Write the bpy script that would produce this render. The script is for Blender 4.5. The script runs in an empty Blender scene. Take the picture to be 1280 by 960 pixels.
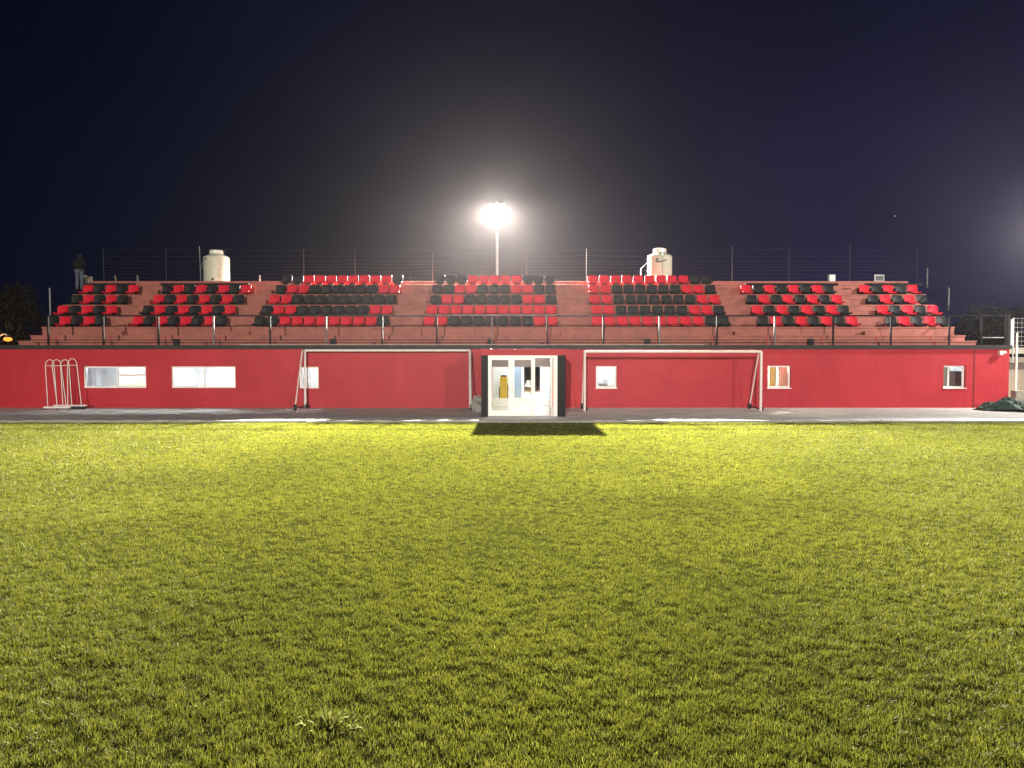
import bpy, bmesh, math, random
import numpy as np
from mathutils import Vector, Matrix

random.seed(7)
rng = np.random.default_rng(11)
S = bpy.context.scene
C = S.collection
R = math.radians

# ------------------------------------------------------------------ camera
CAM_H, FPX, PITCH = 2.35, 924.0, R(2.169)
ct, st = math.cos(PITCH), math.sin(PITCH)


def at(px, py, Y):
    """point of the world plane y = Y that the photo shows at pixel (px, py)"""
    a, b = (px - 640) / FPX, (480 - py) / FPX
    dx, dy, dz = a, ct + b * st, -st + b * ct
    t = Y / dy
    return Vector((t * dx, Y, CAM_H + t * dz))


def X(px, Y, py=445):
    return at(px, py, Y).x


def Z(py, Y):
    return at(640, py, Y).z


cam = bpy.data.cameras.new('camera')
cam.sensor_width = 36.0
cam.lens = FPX / 1280 * 36.0
cam.clip_start, cam.clip_end = 0.1, 2000
camo = bpy.data.objects.new('camera', cam)
camo.location = (0, 0, CAM_H)
camo.rotation_euler = (R(90) - PITCH, 0, 0)
C.objects.link(camo)
S.camera = camo

# ------------------------------------------------------------------ materials
def nt(m):
    m.use_nodes = True
    return m.node_tree.nodes, m.node_tree.links


def mat(name, col, rough=0.6, metal=0.0, var=0.0, vscale=3.0, bump=0.0, bscale=40.0, spec=0.5, col2=None, coat=0.0):
    m = bpy.data.materials.new(name)
    N, L = nt(m)
    b = N['Principled BSDF']
    b.inputs['Base Color'].default_value = (*col, 1)
    b.inputs['Roughness'].default_value = rough
    b.inputs['Metallic'].default_value = metal
    b.inputs['Specular IOR Level'].default_value = spec
    if coat:
        b.inputs['Coat Weight'].default_value = coat
    tc = N.new('ShaderNodeTexCoord')
    if var or col2:
        n = N.new('ShaderNodeTexNoise')
        n.inputs['Scale'].default_value = vscale
        n.inputs['Detail'].default_value = 8
        n.inputs['Roughness'].default_value = 0.65
        L.new(tc.outputs['Object'], n.inputs['Vector'])
        r = N.new('ShaderNodeValToRGB')
        r.color_ramp.elements[0].position = 0.3
        r.color_ramp.elements[1].position = 0.7
        c2 = col2 or tuple(c * (1 - var) for c in col)
        c1 = col if col2 else tuple(min(1, c * (1 + var * 0.6)) for c in col)
        r.color_ramp.elements[0].color = (*c2, 1)
        r.color_ramp.elements[1].color = (*c1, 1)
        L.new(n.outputs['Fac'], r.inputs['Fac'])
        L.new(r.outputs['Color'], b.inputs['Base Color'])
    if bump:
        n2 = N.new('ShaderNodeTexNoise')
        n2.inputs['Scale'].default_value = bscale
        n2.inputs['Detail'].default_value = 6
        L.new(tc.outputs['Object'], n2.inputs['Vector'])
        bp = N.new('ShaderNodeBump')
        bp.inputs['Strength'].default_value = bump
        bp.inputs['Distance'].default_value = 0.02
        L.new(n2.outputs['Fac'], bp.inputs['Height'])
        L.new(bp.outputs['Normal'], b.inputs['Normal'])
    return m


def emit(name, col, strength):
    m = bpy.data.materials.new(name)
    N, L = nt(m)
    N.remove(N['Principled BSDF'])
    e = N.new('ShaderNodeEmission')
    e.inputs['Color'].default_value = (*col, 1)
    e.inputs['Strength'].default_value = strength
    L.new(e.outputs[0], N['Material Output'].inputs['Surface'])
    return m


def glass(name, tint=(0.95, 0.97, 0.97), gloss=0.08, frost=0.0):
    m = bpy.data.materials.new(name)
    N, L = nt(m)
    N.remove(N['Principled BSDF'])
    t = N.new('ShaderNodeBsdfTransparent')
    t.inputs['Color'].default_value = (*tint, 1)
    g = N.new('ShaderNodeBsdfGlossy')
    g.inputs['Roughness'].default_value = 0.03
    mx = N.new('ShaderNodeMixShader')
    mx.inputs[0].default_value = gloss
    L.new(t.outputs[0], mx.inputs[1])
    L.new(g.outputs[0], mx.inputs[2])
    out = mx
    if frost:
        d = N.new('ShaderNodeBsdfTranslucent')
        d.inputs['Color'].default_value = (0.85, 0.88, 0.88, 1)
        m2 = N.new('ShaderNodeMixShader')
        m2.inputs[0].default_value = frost
        L.new(mx.outputs[0], m2.inputs[1])
        L.new(d.outputs[0], m2.inputs[2])
        out = m2
    L.new(out.outputs[0], N['Material Output'].inputs['Surface'])
    return m


def wall_paint():
    """red masonry paint: roller mottling, faint patches, grime near the ground"""
    m = bpy.data.materials.new('red_wall_paint')
    N, L = nt(m)
    b = N['Principled BSDF']
    b.inputs['Roughness'].default_value = 0.62
    b.inputs['Specular IOR Level'].default_value = 0.35
    tc = N.new('ShaderNodeTexCoord')
    n = N.new('ShaderNodeTexNoise')
    n.inputs['Scale'].default_value = 0.55
    n.inputs['Detail'].default_value = 9
    n.inputs['Roughness'].default_value = 0.7
    L.new(tc.outputs['Object'], n.inputs['Vector'])
    r = N.new('ShaderNodeValToRGB')
    r.color_ramp.elements[0].position = 0.35
    r.color_ramp.elements[0].color = (0.38, 0.014, 0.023, 1)
    r.color_ramp.elements[1].position = 0.68
    r.color_ramp.elements[1].color = (0.47, 0.024, 0.035, 1)
    L.new(n.outputs['Fac'], r.inputs['Fac'])
    # roller streaks, stretched vertically
    mp = N.new('ShaderNodeMapping')
    mp.inputs['Scale'].default_value = (3.5, 3.5, 0.35)
    L.new(tc.outputs['Object'], mp.inputs['Vector'])
    n3 = N.new('ShaderNodeTexNoise')
    n3.inputs['Scale'].default_value = 1.3
    n3.inputs['Detail'].default_value = 6
    L.new(mp.outputs[0], n3.inputs['Vector'])
    mr = N.new('ShaderNodeMapRange')
    mr.inputs['From Min'].default_value = 0.35
    mr.inputs['From Max'].default_value = 0.7
    mr.inputs['To Min'].default_value = 0.95
    mr.inputs['To Max'].default_value = 1.04
    L.new(n3.outputs['Fac'], mr.inputs['Value'])
    mul = N.new('ShaderNodeMixRGB')
    mul.blend_type = 'MULTIPLY'
    mul.inputs[0].default_value = 1
    L.new(r.outputs[0], mul.inputs[1])
    L.new(mr.outputs[0], mul.inputs[2])
    L.new(mul.outputs[0], b.inputs['Base Color'])
    n2 = N.new('ShaderNodeTexNoise')
    n2.inputs['Scale'].default_value = 22
    n2.inputs['Detail'].default_value = 8
    L.new(tc.outputs['Object'], n2.inputs['Vector'])
    bp = N.new('ShaderNodeBump')
    bp.inputs['Strength'].default_value = 0.35
    bp.inputs['Distance'].default_value = 0.02
    L.new(n2.outputs['Fac'], bp.inputs['Height'])
    L.new(bp.outputs[0], b.inputs['Normal'])
    return m


def grass_mat(name, blade):
    m = bpy.data.materials.new(name)
    N, L = nt(m)
    N.remove(N['Principled BSDF'])
    if blade:
        a = N.new('ShaderNodeAttribute')
        a.attribute_name = 'tint'
        fac = a.outputs['Fac']
    else:
        tc = N.new('ShaderNodeTexCoord')
        n = N.new('ShaderNodeTexNoise')
        n.inputs['Scale'].default_value = 14
        n.inputs['Detail'].default_value = 8
        L.new(tc.outputs['Object'], n.inputs['Vector'])
        fac = n.outputs['Fac']
    r = N.new('ShaderNodeValToRGB')
    cr = r.color_ramp
    if blade:
        cr.elements[0].color = (0.048, 0.054, 0.009, 1)
        cr.elements[1].color = (0.235, 0.212, 0.036, 1)
        e = cr.elements.new(0.5)
        e.color = (0.134, 0.140, 0.014, 1)
    else:
        cr.elements[0].position = 0.35
        cr.elements[0].color = (0.026, 0.027, 0.007, 1)
        cr.elements[1].position = 0.7
        cr.elements[1].color = (0.060, 0.061, 0.010, 1)
    L.new(fac, r.inputs['Fac'])
    d = N.new('ShaderNodeBsdfDiffuse')
    L.new(r.outputs[0], d.inputs['Color'])
    out = d
    if blade:
        t = N.new('ShaderNodeBsdfTranslucent')
        L.new(r.outputs[0], t.inputs['Color'])
        mx = N.new('ShaderNodeMixShader')
        mx.inputs[0].default_value = 0.42
        L.new(d.outputs[0], mx.inputs[1])
        L.new(t.outputs[0], mx.inputs[2])
        g = N.new('ShaderNodeBsdfGlossy')
        g.inputs['Roughness'].default_value = 0.45
        g.inputs['Color'].default_value = (0.9, 0.9, 0.8, 1)
        m2 = N.new('ShaderNodeMixShader')
        m2.inputs[0].default_value = 0.012
        L.new(mx.outputs[0], m2.inputs[1])
        L.new(g.outputs[0], m2.inputs[2])
        out = m2
    else:
        n2 = N.new('ShaderNodeTexNoise')
        n2.inputs['Scale'].default_value = 60
        n2.inputs['Detail'].default_value = 5
        L.new(tc.outputs['Object'], n2.inputs['Vector'])
        bp = N.new('ShaderNodeBump')
        bp.inputs['Strength'].default_value = 0.8
        bp.inputs['Distance'].default_value = 0.03
        L.new(n2.outputs['Fac'], bp.inputs['Height'])
        L.new(bp.outputs[0], d.inputs['Normal'])
    L.new(out.outputs[0], N['Material Output'].inputs['Surface'])
    return m


M = {}
M['wall'] = wall_paint()
M['terrace'] = mat('terracotta_paint', (0.335, 0.104, 0.075), 0.75, var=0.28, vscale=1.6, bump=0.4, bscale=18)
M['slab'] = mat('charcoal_paint', (0.038, 0.033, 0.031), 0.7, spec=0.2, var=0.3, vscale=2.5, bump=0.25, bscale=20)
M['lip'] = mat('slab_edge_concrete', (0.42, 0.34, 0.29), 0.8, var=0.3, vscale=2.5)
M['rail'] = mat('dark_rail_paint', (0.018, 0.017, 0.017), 0.85, spec=0.08)
M['galv'] = mat('galvanised_steel', (0.42, 0.42, 0.42), 0.4, metal=0.6, var=0.2, vscale=8)
M['post'] = mat('worn_post_paint', (0.17, 0.16, 0.15), 0.8, var=0.5, vscale=9, spec=0.1)
M['wire'] = mat('fence_wire', (0.06, 0.058, 0.056), 0.6)
M['fpost'] = mat('fence_post_steel', (0.05, 0.05, 0.055), 0.9, spec=0.08)
M['red'] = mat('red_seat_plastic', (0.60, 0.012, 0.03), 0.6, var=0.1, vscale=5, spec=0.15)
M['black'] = mat('black_seat_plastic', (0.011, 0.012, 0.013), 0.55, spec=0.2)
M['white'] = mat('white_frame_paint', (0.84, 0.82, 0.77), 0.35, var=0.04)
M['goal'] = mat('goal_paint', (0.78, 0.68, 0.63), 0.4, var=0.1, vscale=6)
M['pillar'] = mat('black_cladding', (0.010, 0.010, 0.011), 0.7, spec=0.2, var=0.2, vscale=4)
M['concrete'] = mat('pavement_concrete', (0.62, 0.60, 0.54), 0.85, var=0.28, vscale=0.9, bump=0.5, bscale=12)
M['kerb'] = mat('kerb_concrete', (0.34, 0.315, 0.265), 0.8, var=0.22, vscale=2.5, bump=0.3)
M['tank'] = mat('cream_tank_plastic', (0.56, 0.555, 0.435), 0.5, var=0.1, vscale=2.5)
M['lid'] = mat('tank_lid_plastic', (0.78, 0.74, 0.62), 0.4)
M['tankmark'] = mat('tank_brown_mark', (0.06, 0.035, 0.03), 0.5)
M['plaster'] = mat('white_plaster', (0.80, 0.80, 0.79), 0.7, var=0.04)
M['tile'] = mat('pale_floor_tile', (0.74, 0.71, 0.64), 0.35, var=0.06, vscale=4)
M['beige'] = mat('beige_render', (0.42, 0.34, 0.26), 0.8, var=0.2, vscale=2)
M['headgrey'] = mat('grey_brown_render', (0.22, 0.19, 0.165), 0.8, var=0.15)
M['bluedoor'] = mat('slate_blue_door', (0.20, 0.27, 0.37), 0.5)
M['palebl'] = mat('pale_blue_door', (0.62, 0.74, 0.85), 0.5)
M['dark'] = mat('dark_void', (0.012, 0.012, 0.012), 0.8)
M['rubber'] = mat('black_rubber', (0.02, 0.02, 0.02), 0.8)
M['yellow'] = mat('yellow_plastic', (0.85, 0.52, 0.03), 0.4)
M['paper'] = mat('white_paper', (0.8, 0.8, 0.78), 0.7)
M['wood'] = mat('brown_wood', (0.16, 0.09, 0.05), 0.55, var=0.3, vscale=6)
M['tarp'] = mat('green_tarpaulin', (0.030, 0.058, 0.040), 0.6, var=0.6, vscale=2.2, bump=0.4, bscale=9)
M['block'] = mat('rough_concrete_block', (0.33, 0.29, 0.23), 0.9, var=0.35, vscale=4, bump=0.6, bscale=14)
M['cream'] = mat('cream_paint', (0.68, 0.63, 0.5), 0.7, var=0.12)
M['brick'] = mat('weathered_masonry', (0.20, 0.16, 0.13), 0.9, var=0.45, vscale=5, bump=0.6, bscale=10)
def translucent(name, col, amt=0.65):
    m = mat(name, col, 0.8)
    N, L = nt(m)
    t = N.new('ShaderNodeBsdfTranslucent')
    t.inputs['Color'].default_value = (*col, 1)
    x = N.new('ShaderNodeMixShader')
    x.inputs[0].default_value = amt
    L.new(N['Principled BSDF'].outputs[0], x.inputs[1])
    L.new(t.outputs[0], x.inputs[2])
    L.new(x.outputs[0], N['Material Output'].inputs['Surface'])
    return m


M['net'] = mat('grey_netting', (0.42, 0.40, 0.36), 0.9, var=0.5, vscale=12, bump=0.9, bscale=25)
M['curtain'] = translucent('orange_curtain', (0.94, 0.80, 0.45))
M['curtain2'] = translucent('pink_curtain', (0.94, 0.66, 0.60))
M['curtain3'] = translucent('pale_curtain', (0.80, 0.78, 0.72))
M['tan'] = mat('tan_board', (0.74, 0.60, 0.45), 0.8, var=0.15, vscale=3)
M['denim'] = mat('washed_denim', (0.085, 0.095, 0.125), 0.9, spec=0.1, var=0.2, vscale=9)
M['jacket'] = mat('dark_jacket', (0.012, 0.012, 0.012), 0.9, spec=0.1, var=0.3, vscale=7)
M['hood'] = mat('charcoal_hood', (0.010, 0.0095, 0.012), 0.9, spec=0.1)
M['skin'] = mat('skin', (0.45, 0.27, 0.2), 0.55)
M['shoe'] = mat('dark_shoe', (0.03, 0.03, 0.03), 0.6)
M['bark'] = mat('bark', (0.07, 0.05, 0.035), 0.9, var=0.4, vscale=6)
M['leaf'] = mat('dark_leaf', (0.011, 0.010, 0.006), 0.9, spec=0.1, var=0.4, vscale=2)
M['leafr'] = mat('lamplit_leaf', (0.055, 0.058, 0.045), 0.9, spec=0.1, var=0.4, vscale=2)  # paler copy of the leaf colour, with the lamp's light put into it
M['soil'] = mat('soil', (0.05, 0.042, 0.03), 0.95, var=0.4, vscale=0.5)
M['glass'] = glass('window_glass')
M['frost'] = glass('frosted_glass', gloss=0.05, frost=0.45)
M['lens'] = emit('floodlight_lens_glow', (1.0, 0.94, 0.84), 2500)
M['tube'] = emit('ceiling_tube_glow', (0.86, 0.93, 1.0), 520)
M['tube2'] = emit('bright_tube_glow', (0.88, 0.94, 1.0), 800)
M['tubehall'] = emit('hall_tube_glow', (1.0, 0.97, 0.9), 400)
M['sodium'] = emit('sodium_glow', (1.0, 0.28, 0.035), 2.4)
M['pitch'] = grass_mat('pitch_soil_and_thatch', False)
M['blade'] = grass_mat('grass_blade', True)
M['weed'] = mat('pale_weed_leaf', (0.24, 0.25, 0.05), 0.95, spec=0.1, var=0.25, vscale=30)
M['housing'] = mat('lamp_housing', (0.18, 0.18, 0.18), 0.5, metal=0.6)
M['ghostwhite'] = mat('grey_locker', (0.50, 0.50, 0.51), 0.5)


# ------------------------------------------------------------------ mesh collector
class MB:
    def __init__(s):
        s.v, s.f = [], []

    def add(s, vs, fs):
        o = len(s.v)
        s.v += [tuple(v) for v in vs]
        s.f += [tuple(i + o for i in f) for f in fs]
        return s

    def box(s, x0, x1, y0, y1, z0, z1):
        vs = [(x, y, z) for z in (z0, z1) for y in (y0, y1) for x in (x0, x1)]
        return s.add(vs, [(0, 2, 3, 1), (4, 5, 7, 6), (0, 1, 5, 4), (2, 6, 7, 3), (0, 4, 6, 2), (1, 3, 7, 5)])

    def tube(s, pts, r, n=8, cap=True):
        pts = [Vector(p) for p in pts]
        rs = r if isinstance(r, (list, tuple)) else [r] * len(pts)
        vs, fs = [], []
        up = None
        for i, p in enumerate(pts):
            d = (pts[min(i + 1, len(pts) - 1)] - pts[max(i - 1, 0)]).normalized()
            if up is None:
                up = d.orthogonal().normalized()
            a = (up - d * up.dot(d))
            a = a.normalized() if a.length > 1e-6 else d.orthogonal().normalized()
            up = a
            b = d.cross(a)
            for k in range(n):
                t = 2 * math.pi * k / n
                vs.append(p + (a * math.cos(t) + b * math.sin(t)) * rs[i])
        for i in range(len(pts) - 1):
            for k in range(n):
                fs.append((i * n + k, i * n + (k + 1) % n, (i + 1) * n + (k + 1) % n, (i + 1) * n + k))
        if cap:
            fs.append(tuple(reversed(range(n))))
            fs.append(tuple((len(pts) - 1) * n + k for k in range(n)))
        return s.add(vs, fs)

    def lathe(s, prof, c=(0, 0, 0), n=28):
        vs, fs = [], []
        for (r, z) in prof:
            for k in range(n):
                t = 2 * math.pi * k / n
                vs.append((c[0] + r * math.cos(t), c[1] + r * math.sin(t), c[2] + z))
        for i in range(len(prof) - 1):
            for k in range(n):
                fs.append((i * n + k, i * n + (k + 1) % n, (i + 1) * n + (k + 1) % n, (i + 1) * n + k))
        fs.append(tuple(reversed(range(n))))
        fs.append(tuple((len(prof) - 1) * n + k for k in range(n)))
        return s.add(vs, fs)

    def shell(s, grid, th):
        """closed sheet of thickness th from rows of points (rows x cols)"""
        nr, nc = len(grid), len(grid[0])
        P = [[Vector(p) for p in row] for row in grid]
        vs = []
        for side in (0, 1):
            for i in range(nr):
                for j in range(nc):
                    du = P[i][min(j + 1, nc - 1)] - P[i][max(j - 1, 0)]
                    dv = P[min(i + 1, nr - 1)][j] - P[max(i - 1, 0)][j]
                    nrm = du.cross(dv).normalized()
                    vs.append(P[i][j] + nrm * (th / 2 if side == 0 else -th / 2))
        fs = []
        o = nr * nc
        for i in range(nr - 1):
            for j in range(nc - 1):
                a, b, c, d = i * nc + j, i * nc + j + 1, (i + 1) * nc + j + 1, (i + 1) * nc + j
                fs.append((a, b, c, d))
                fs.append((o + d, o + c, o + b, o + a))
        for j in range(nc - 1):
            fs.append((j, o + j, o + j + 1, j + 1))
            k = (nr - 1) * nc + j
            fs.append((k, k + 1, o + k + 1, o + k))
        for i in range(nr - 1):
            k = i * nc
            fs.append((k, k + nc, o + k + nc, o + k))
            k = i * nc + nc - 1
            fs.append((k, o + k, o + k + nc, k + nc))
        return s.add(vs, fs)

    def build(s, name, m, parent=None, smooth=False, bevel=0.0, loc=None):
        me = bpy.data.meshes.new(name)
        me.from_pydata(s.v, [], s.f)
        me.validate()
        bm = bmesh.new()
        bm.from_mesh(me)
        bmesh.ops.recalc_face_normals(bm, faces=bm.faces)
        if bevel:
            bmesh.ops.bevel(bm, geom=bm.edges[:], offset=bevel, segments=2, affect='EDGES', profile=0.5, clamp_overlap=True)
        if parent is not None:
            bmesh.ops.translate(bm, verts=bm.verts, vec=-world_loc(parent))
        elif loc is not None:
            bmesh.ops.translate(bm, verts=bm.verts, vec=-Vector(loc))
        bm.to_mesh(me)
        bm.free()
        if smooth:
            for p in me.polygons:
                p.use_smooth = True
            try:
                me.set_sharp_from_angle(angle=R(38))
            except Exception:
                pass
        me.materials.append(m)
        o = bpy.data.objects.new(name, me)
        C.objects.link(o)
        if parent is not None:
            o.parent = parent
        elif loc is not None:
            o.location = loc
        return o


def world_loc(o):
    v = Vector((0, 0, 0))
    while o is not None:
        v += o.location
        o = o.parent
    return v


def tag(o, label, cat=None, group=None, kind=None):
    if label:
        o['label'] = label
    if cat:
        o['category'] = cat
    if group:
        o['group'] = group
    if kind:
        o['kind'] = kind
    return o


def thing(name, label, cat, loc, group=None):
    o = bpy.data.objects.new(name, None)
    o.empty_display_size = 0.2
    o.location = loc
    C.objects.link(o)
    return tag(o, label, cat, group)


def copy_tree(o, parent=None):
    c = o.copy()
    C.objects.link(c)
    if parent is not None:
        c.parent = parent
    for ch in list(o.children):
        copy_tree(ch, c)
    return c


def light(name, kind, loc, power, col=(1, 0.95, 0.88), target=None, size=1.0, blend=0.6, radius=0.3):
    l = bpy.data.lights.new(name, kind)
    l.energy = power
    l.color = col
    if kind == 'SPOT':
        l.spot_size = size
        l.spot_blend = blend
    l.shadow_soft_size = radius
    o = bpy.data.objects.new(name, l)
    o.location = loc
    if target is not None:
        o.rotation_euler = (Vector(target) - Vector(loc)).to_track_quat('-Z', 'Y').to_euler()
    C.objects.link(o)
    return o


def cells(mb, xs, zs, holes, y0, y1):
    """vertical wall between y0 and y1 with rectangular openings (front, back, reveals)"""
    def hole(a, b):
        return any(h[0] <= a < h[1] and h[2] <= b < h[3] for h in holes)
    xs = sorted(set(xs + [h[0] for h in holes] + [h[1] for h in holes]))
    zs = sorted(set(zs + [max(zs[0], h[2]) for h in holes] + [h[3] for h in holes]))
    nx, nz = len(xs) - 1, len(zs) - 1
    solid = [[not hole((xs[i] + xs[i + 1]) / 2, (zs[j] + zs[j + 1]) / 2) for j in range(nz)] for i in range(nx)]
    for i in range(nx):
        for j in range(nz):
            if not solid[i][j]:
                continue
            a, b, c, d = xs[i], xs[i + 1], zs[j], zs[j + 1]
            mb.add([(a, y0, c), (b, y0, c), (b, y0, d), (a, y0, d)], [(0, 1, 2, 3)])
            mb.add([(a, y1, c), (b, y1, c), (b, y1, d), (a, y1, d)], [(3, 2, 1, 0)])
            if i == 0 or not solid[i - 1][j]:
                mb.add([(a, y0, c), (a, y1, c), (a, y1, d), (a, y0, d)], [(3, 2, 1, 0)])
            if i == nx - 1 or not solid[i + 1][j]:
                mb.add([(b, y0, c), (b, y1, c), (b, y1, d), (b, y0, d)], [(0, 1, 2, 3)])
            if j == 0 or not solid[i][j - 1]:
                mb.add([(a, y0, c), (b, y0, c), (b, y1, c), (a, y1, c)], [(3, 2, 1, 0)])
            if j == nz - 1 or not solid[i][j + 1]:
                mb.add([(a, y0, d), (b, y0, d), (b, y1, d), (a, y1, d)], [(0, 1, 2, 3)])
    return mb


# ------------------------------------------------------------------ main dimensions
YW = 32.8            # front face of the red wall
ZP = 0.05            # pavement level
YK = 25.95           # front of the kerb
ZB = Z(436.4, YW)    # underside of the charcoal slab edge
ZS = Z(431.4, YW)    # walkway level
XL, XR = -27.0, X(1262, YW, 436)
TX0, TX1 = -22.45, 21.13   # ends of the terrace
T, RI = 0.85, 0.585
Y1, Z1 = 35.4, 3.73
YB = 41.3            # rear of the stand
RY = [Y1 + T * k for k in range(5)]
RZ = [Z1 + RI * k for k in range(5)]
ZTOP = RZ[4]

# ------------------------------------------------------------------ setting
tag(MB().box(-300, 300, -300, 300, -0.9, -0.03).build('ground', M['soil']), None, kind='structure')
b = MB()
b.add([(-60, -60, 0), (60, -60, 0), (60, YK, 0), (-60, YK, 0)], [(0, 1, 2, 3)])
tag(b.build('pitch', M['pitch']), None, kind='structure')
b = MB()
px0 = -60.0
xsj = [px0 + 3.1 * i for i in range(30)]
for a in xsj:
    b.box(a, a + 3.092, YK + 0.26, 43.5, -0.2, ZP)
tag(b.build('pavement', M['concrete'], bevel=0), None, kind='structure')
b = MB()
for i in range(60):
    a = -60 + 1.6 * i
    b.box(a, a + 1.588, YK, YK + 0.25, -0.2, ZP + 0.025 + random.uniform(-0.006, 0.006))
tag(b.build('kerb', M['kerb'], bevel=0.012), None, kind='structure')

# ------------------------------------------------------------------ grandstand
gs = thing('grandstand', 'long red walled stand with terracotta terraces and charcoal slab edge behind the pitch', 'stand', (0, YW, 0))
win_px = [(104, 182, 458, 485), (214, 294, 458, 485), (374, 398, 458.5, 485.5), (745, 771, 457.5, 485), (960, 989, 457, 485), (1180, 1208, 457, 485)]
holes = []
for (a, c, t, d) in win_px:
    holes.append((X(a, YW), X(c, YW), Z(d, YW), Z(t, YW)))
porch_x0, porch_x1 = X(601.5, 27.9), X(707, 27.9)
door_hole = (porch_x0 + 0.28, porch_x1 - 0.28, 0.0, Z(457, YW))
b = cells(MB(), [XL, XR], [0.0, ZB], holes + [door_hole], YW, YW + 0.22)
front_wall = b.build('wall', M['wall'], gs)
MB().box(XL, XL + 0.2, YW + 0.222, YB, 0, ZB).build('wall', M['wall'], gs)
MB().box(XR - 0.2, XR, YW + 0.222, YB, 0, ZB).build('wall', M['wall'], gs)
# pilaster joint at the right-hand wing
jx = X(1218, YW)
MB().box(jx - 0.012, jx + 0.012, YW - 0.012, YW, ZP, ZB - 0.004).build('wall_joint', M['slab'], gs)
# walkway slab with a pale strip along the middle of its top edge
MB().box(XL - 0.1, XR + 0.03, YW - 0.1, YB, ZB + 0.002, ZS).build('slab', M['slab'], gs)
MB().box(X(300, YW), X(880, YW), YW - 0.085, YW + 0.1, ZS + 0.002, ZS + 0.03).build('slab_edging', M['lip'], gs)
# terrace, one solid stepped body
prof = [(YW + 0.9, Z(426.3, YW + 0.9)), (34.55, Z(419.4, 34.55))]
zz0, zz1 = prof[0][1], prof[1][1]
steps = [(YW + 0.9, zz0), (34.55, zz1)] + list(zip(RY, RZ))
b = MB()
poly = [(YW + 0.9, ZS + 0.003)]
for i, (y, z) in enumerate(steps):
    poly.append((y, z))
    poly.append((steps[i + 1][0] if i + 1 < len(steps) else YB, z))
poly.append((YB, ZS + 0.003))
n = len(poly)
vs = [(TX0, y, z) for y, z in poly] + [(TX1, y, z) for y, z in poly]
fs = [tuple(range(n)), tuple(reversed(range(n, 2 * n)))] + [(i, (i + 1) % n, n + (i + 1) % n, n + i) for i in range(n)]
b.add(vs, fs)
b.build('terrace', M['terrace'], gs, bevel=0.0)
# lip along each step edge
for (y, z) in steps:
    MB().box(TX0 - 0.02, TX1 + 0.02, y - 0.035, y + 0.1, z - 0.055, z + 0.012).build('step_nosing', M['terrace'], gs, bevel=0.008)
# low parapet behind the last row
ZPAR = Z(351.3, 39.6)
MB().box(TX0, TX1, 39.62, 39.78, ZTOP + 0.002, ZPAR).build('parapet', M['terrace'], gs, bevel=0.01)
# construction joints of the low bench blocks
for i in range(30):
    x = TX0 + 0.9 + i * 2.55
    if x < TX1 - 0.4 and i < 18:
        MB().box(x - 0.03, x + 0.03, YW + 0.9 - 0.018, YW + 0.9 - 0.002, ZS + 0.01, zz0 - 0.06).build('block_joint', M['rail'] if i % 3 == 0 else M['wall'], gs)
        xx = x + 0.28
        MB().box(xx - 0.025, xx + 0.025, 34.55 - 0.016, 34.55 - 0.002, zz0 + 0.015, zz1 - 0.06).build('block_joint', M['wall'], gs)
# dark drain boxes on the first step
for px in (221, 417, 613, 809, 1013):
    x = X(px, 33.6)
    MB().box(x - 0.125, x + 0.125, 33.50, 33.695, ZS + 0.006, ZS + 0.30).build('vent', M['dark'], gs, bevel=0.015)

# seat pattern, read row by row from the front (px of first and last seat centre)
B_ = 'leftmost block'
blocks = [
    ('leftmost block', [(62.7, 123, 'BRBRB'), (75.6, 136.6, 'RBRBR'), (93.6, 151.2, 'BRBRB'), (108, 165, 'RBRBR')]),
    ('second block from left', [(169.2, 275, 'RBRBRBRB'), (182.6, 285.7, 'BRBRBRBR'), (196.3, 296.8, 'RBRBRBRB'), (207.5, 306.3, 'BRBRBRBR')]),
    ('third block from left', [(323.2, 478, 'BBRRRRRRRRB'), (331.8, 483, 'BRRBBBBBBRR'), (342, 488, 'RRBBBBBBBBB'), (349.8, 493.3, 'BRRBBBBBBRR'), (358.5, 497, 'BBRRRRRRRRB')]),
    ('middle block', [(536, 690, 'RRBBBBBBBRR'), (540, 689, 'RRRRRRRRRRR'), (543.8, 689, 'BRRBBBBBRRB'), (546.4, 688, 'BBRRBBBRRBB'), (550, 687, 'BBBRRRRRBBB')]),
    ('third block from right', [(747, 906, 'RRRRRRRRRBB'), (746, 900, 'RRBBBBBBRRB'), (744, 894, 'RRBBBBBBBRR'), (742.6, 888.7, 'RRBBBBBBRRB'), (741, 883.5, 'RRRRRRRRRBB')]),
    ('second block from right', [(955.8, 1067.5, 'BRBRBRBR'), (948, 1057, 'RBRBRBRB'), (941, 1047.8, 'BRBRBRBR'), (933.5, 1037.5, 'RBRBRBRB')]),
    ('rightmost block', [(1116.7, 1181, 'BRBRB'), (1105.5, 1169, 'RBRBR'), (1093.5, 1154.5, 'BRBRB'), (1082, 1142.5, 'RBRBR')]),
]
row_words = ['front row', 'second row', 'third row', 'fourth row', 'back row']
num = ['first', 'second', 'third', 'fourth', 'fifth', 'sixth', 'seventh', 'eighth', 'ninth', 'tenth', 'eleventh']
col_word = {'R': 'red', 'B': 'black'}


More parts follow.
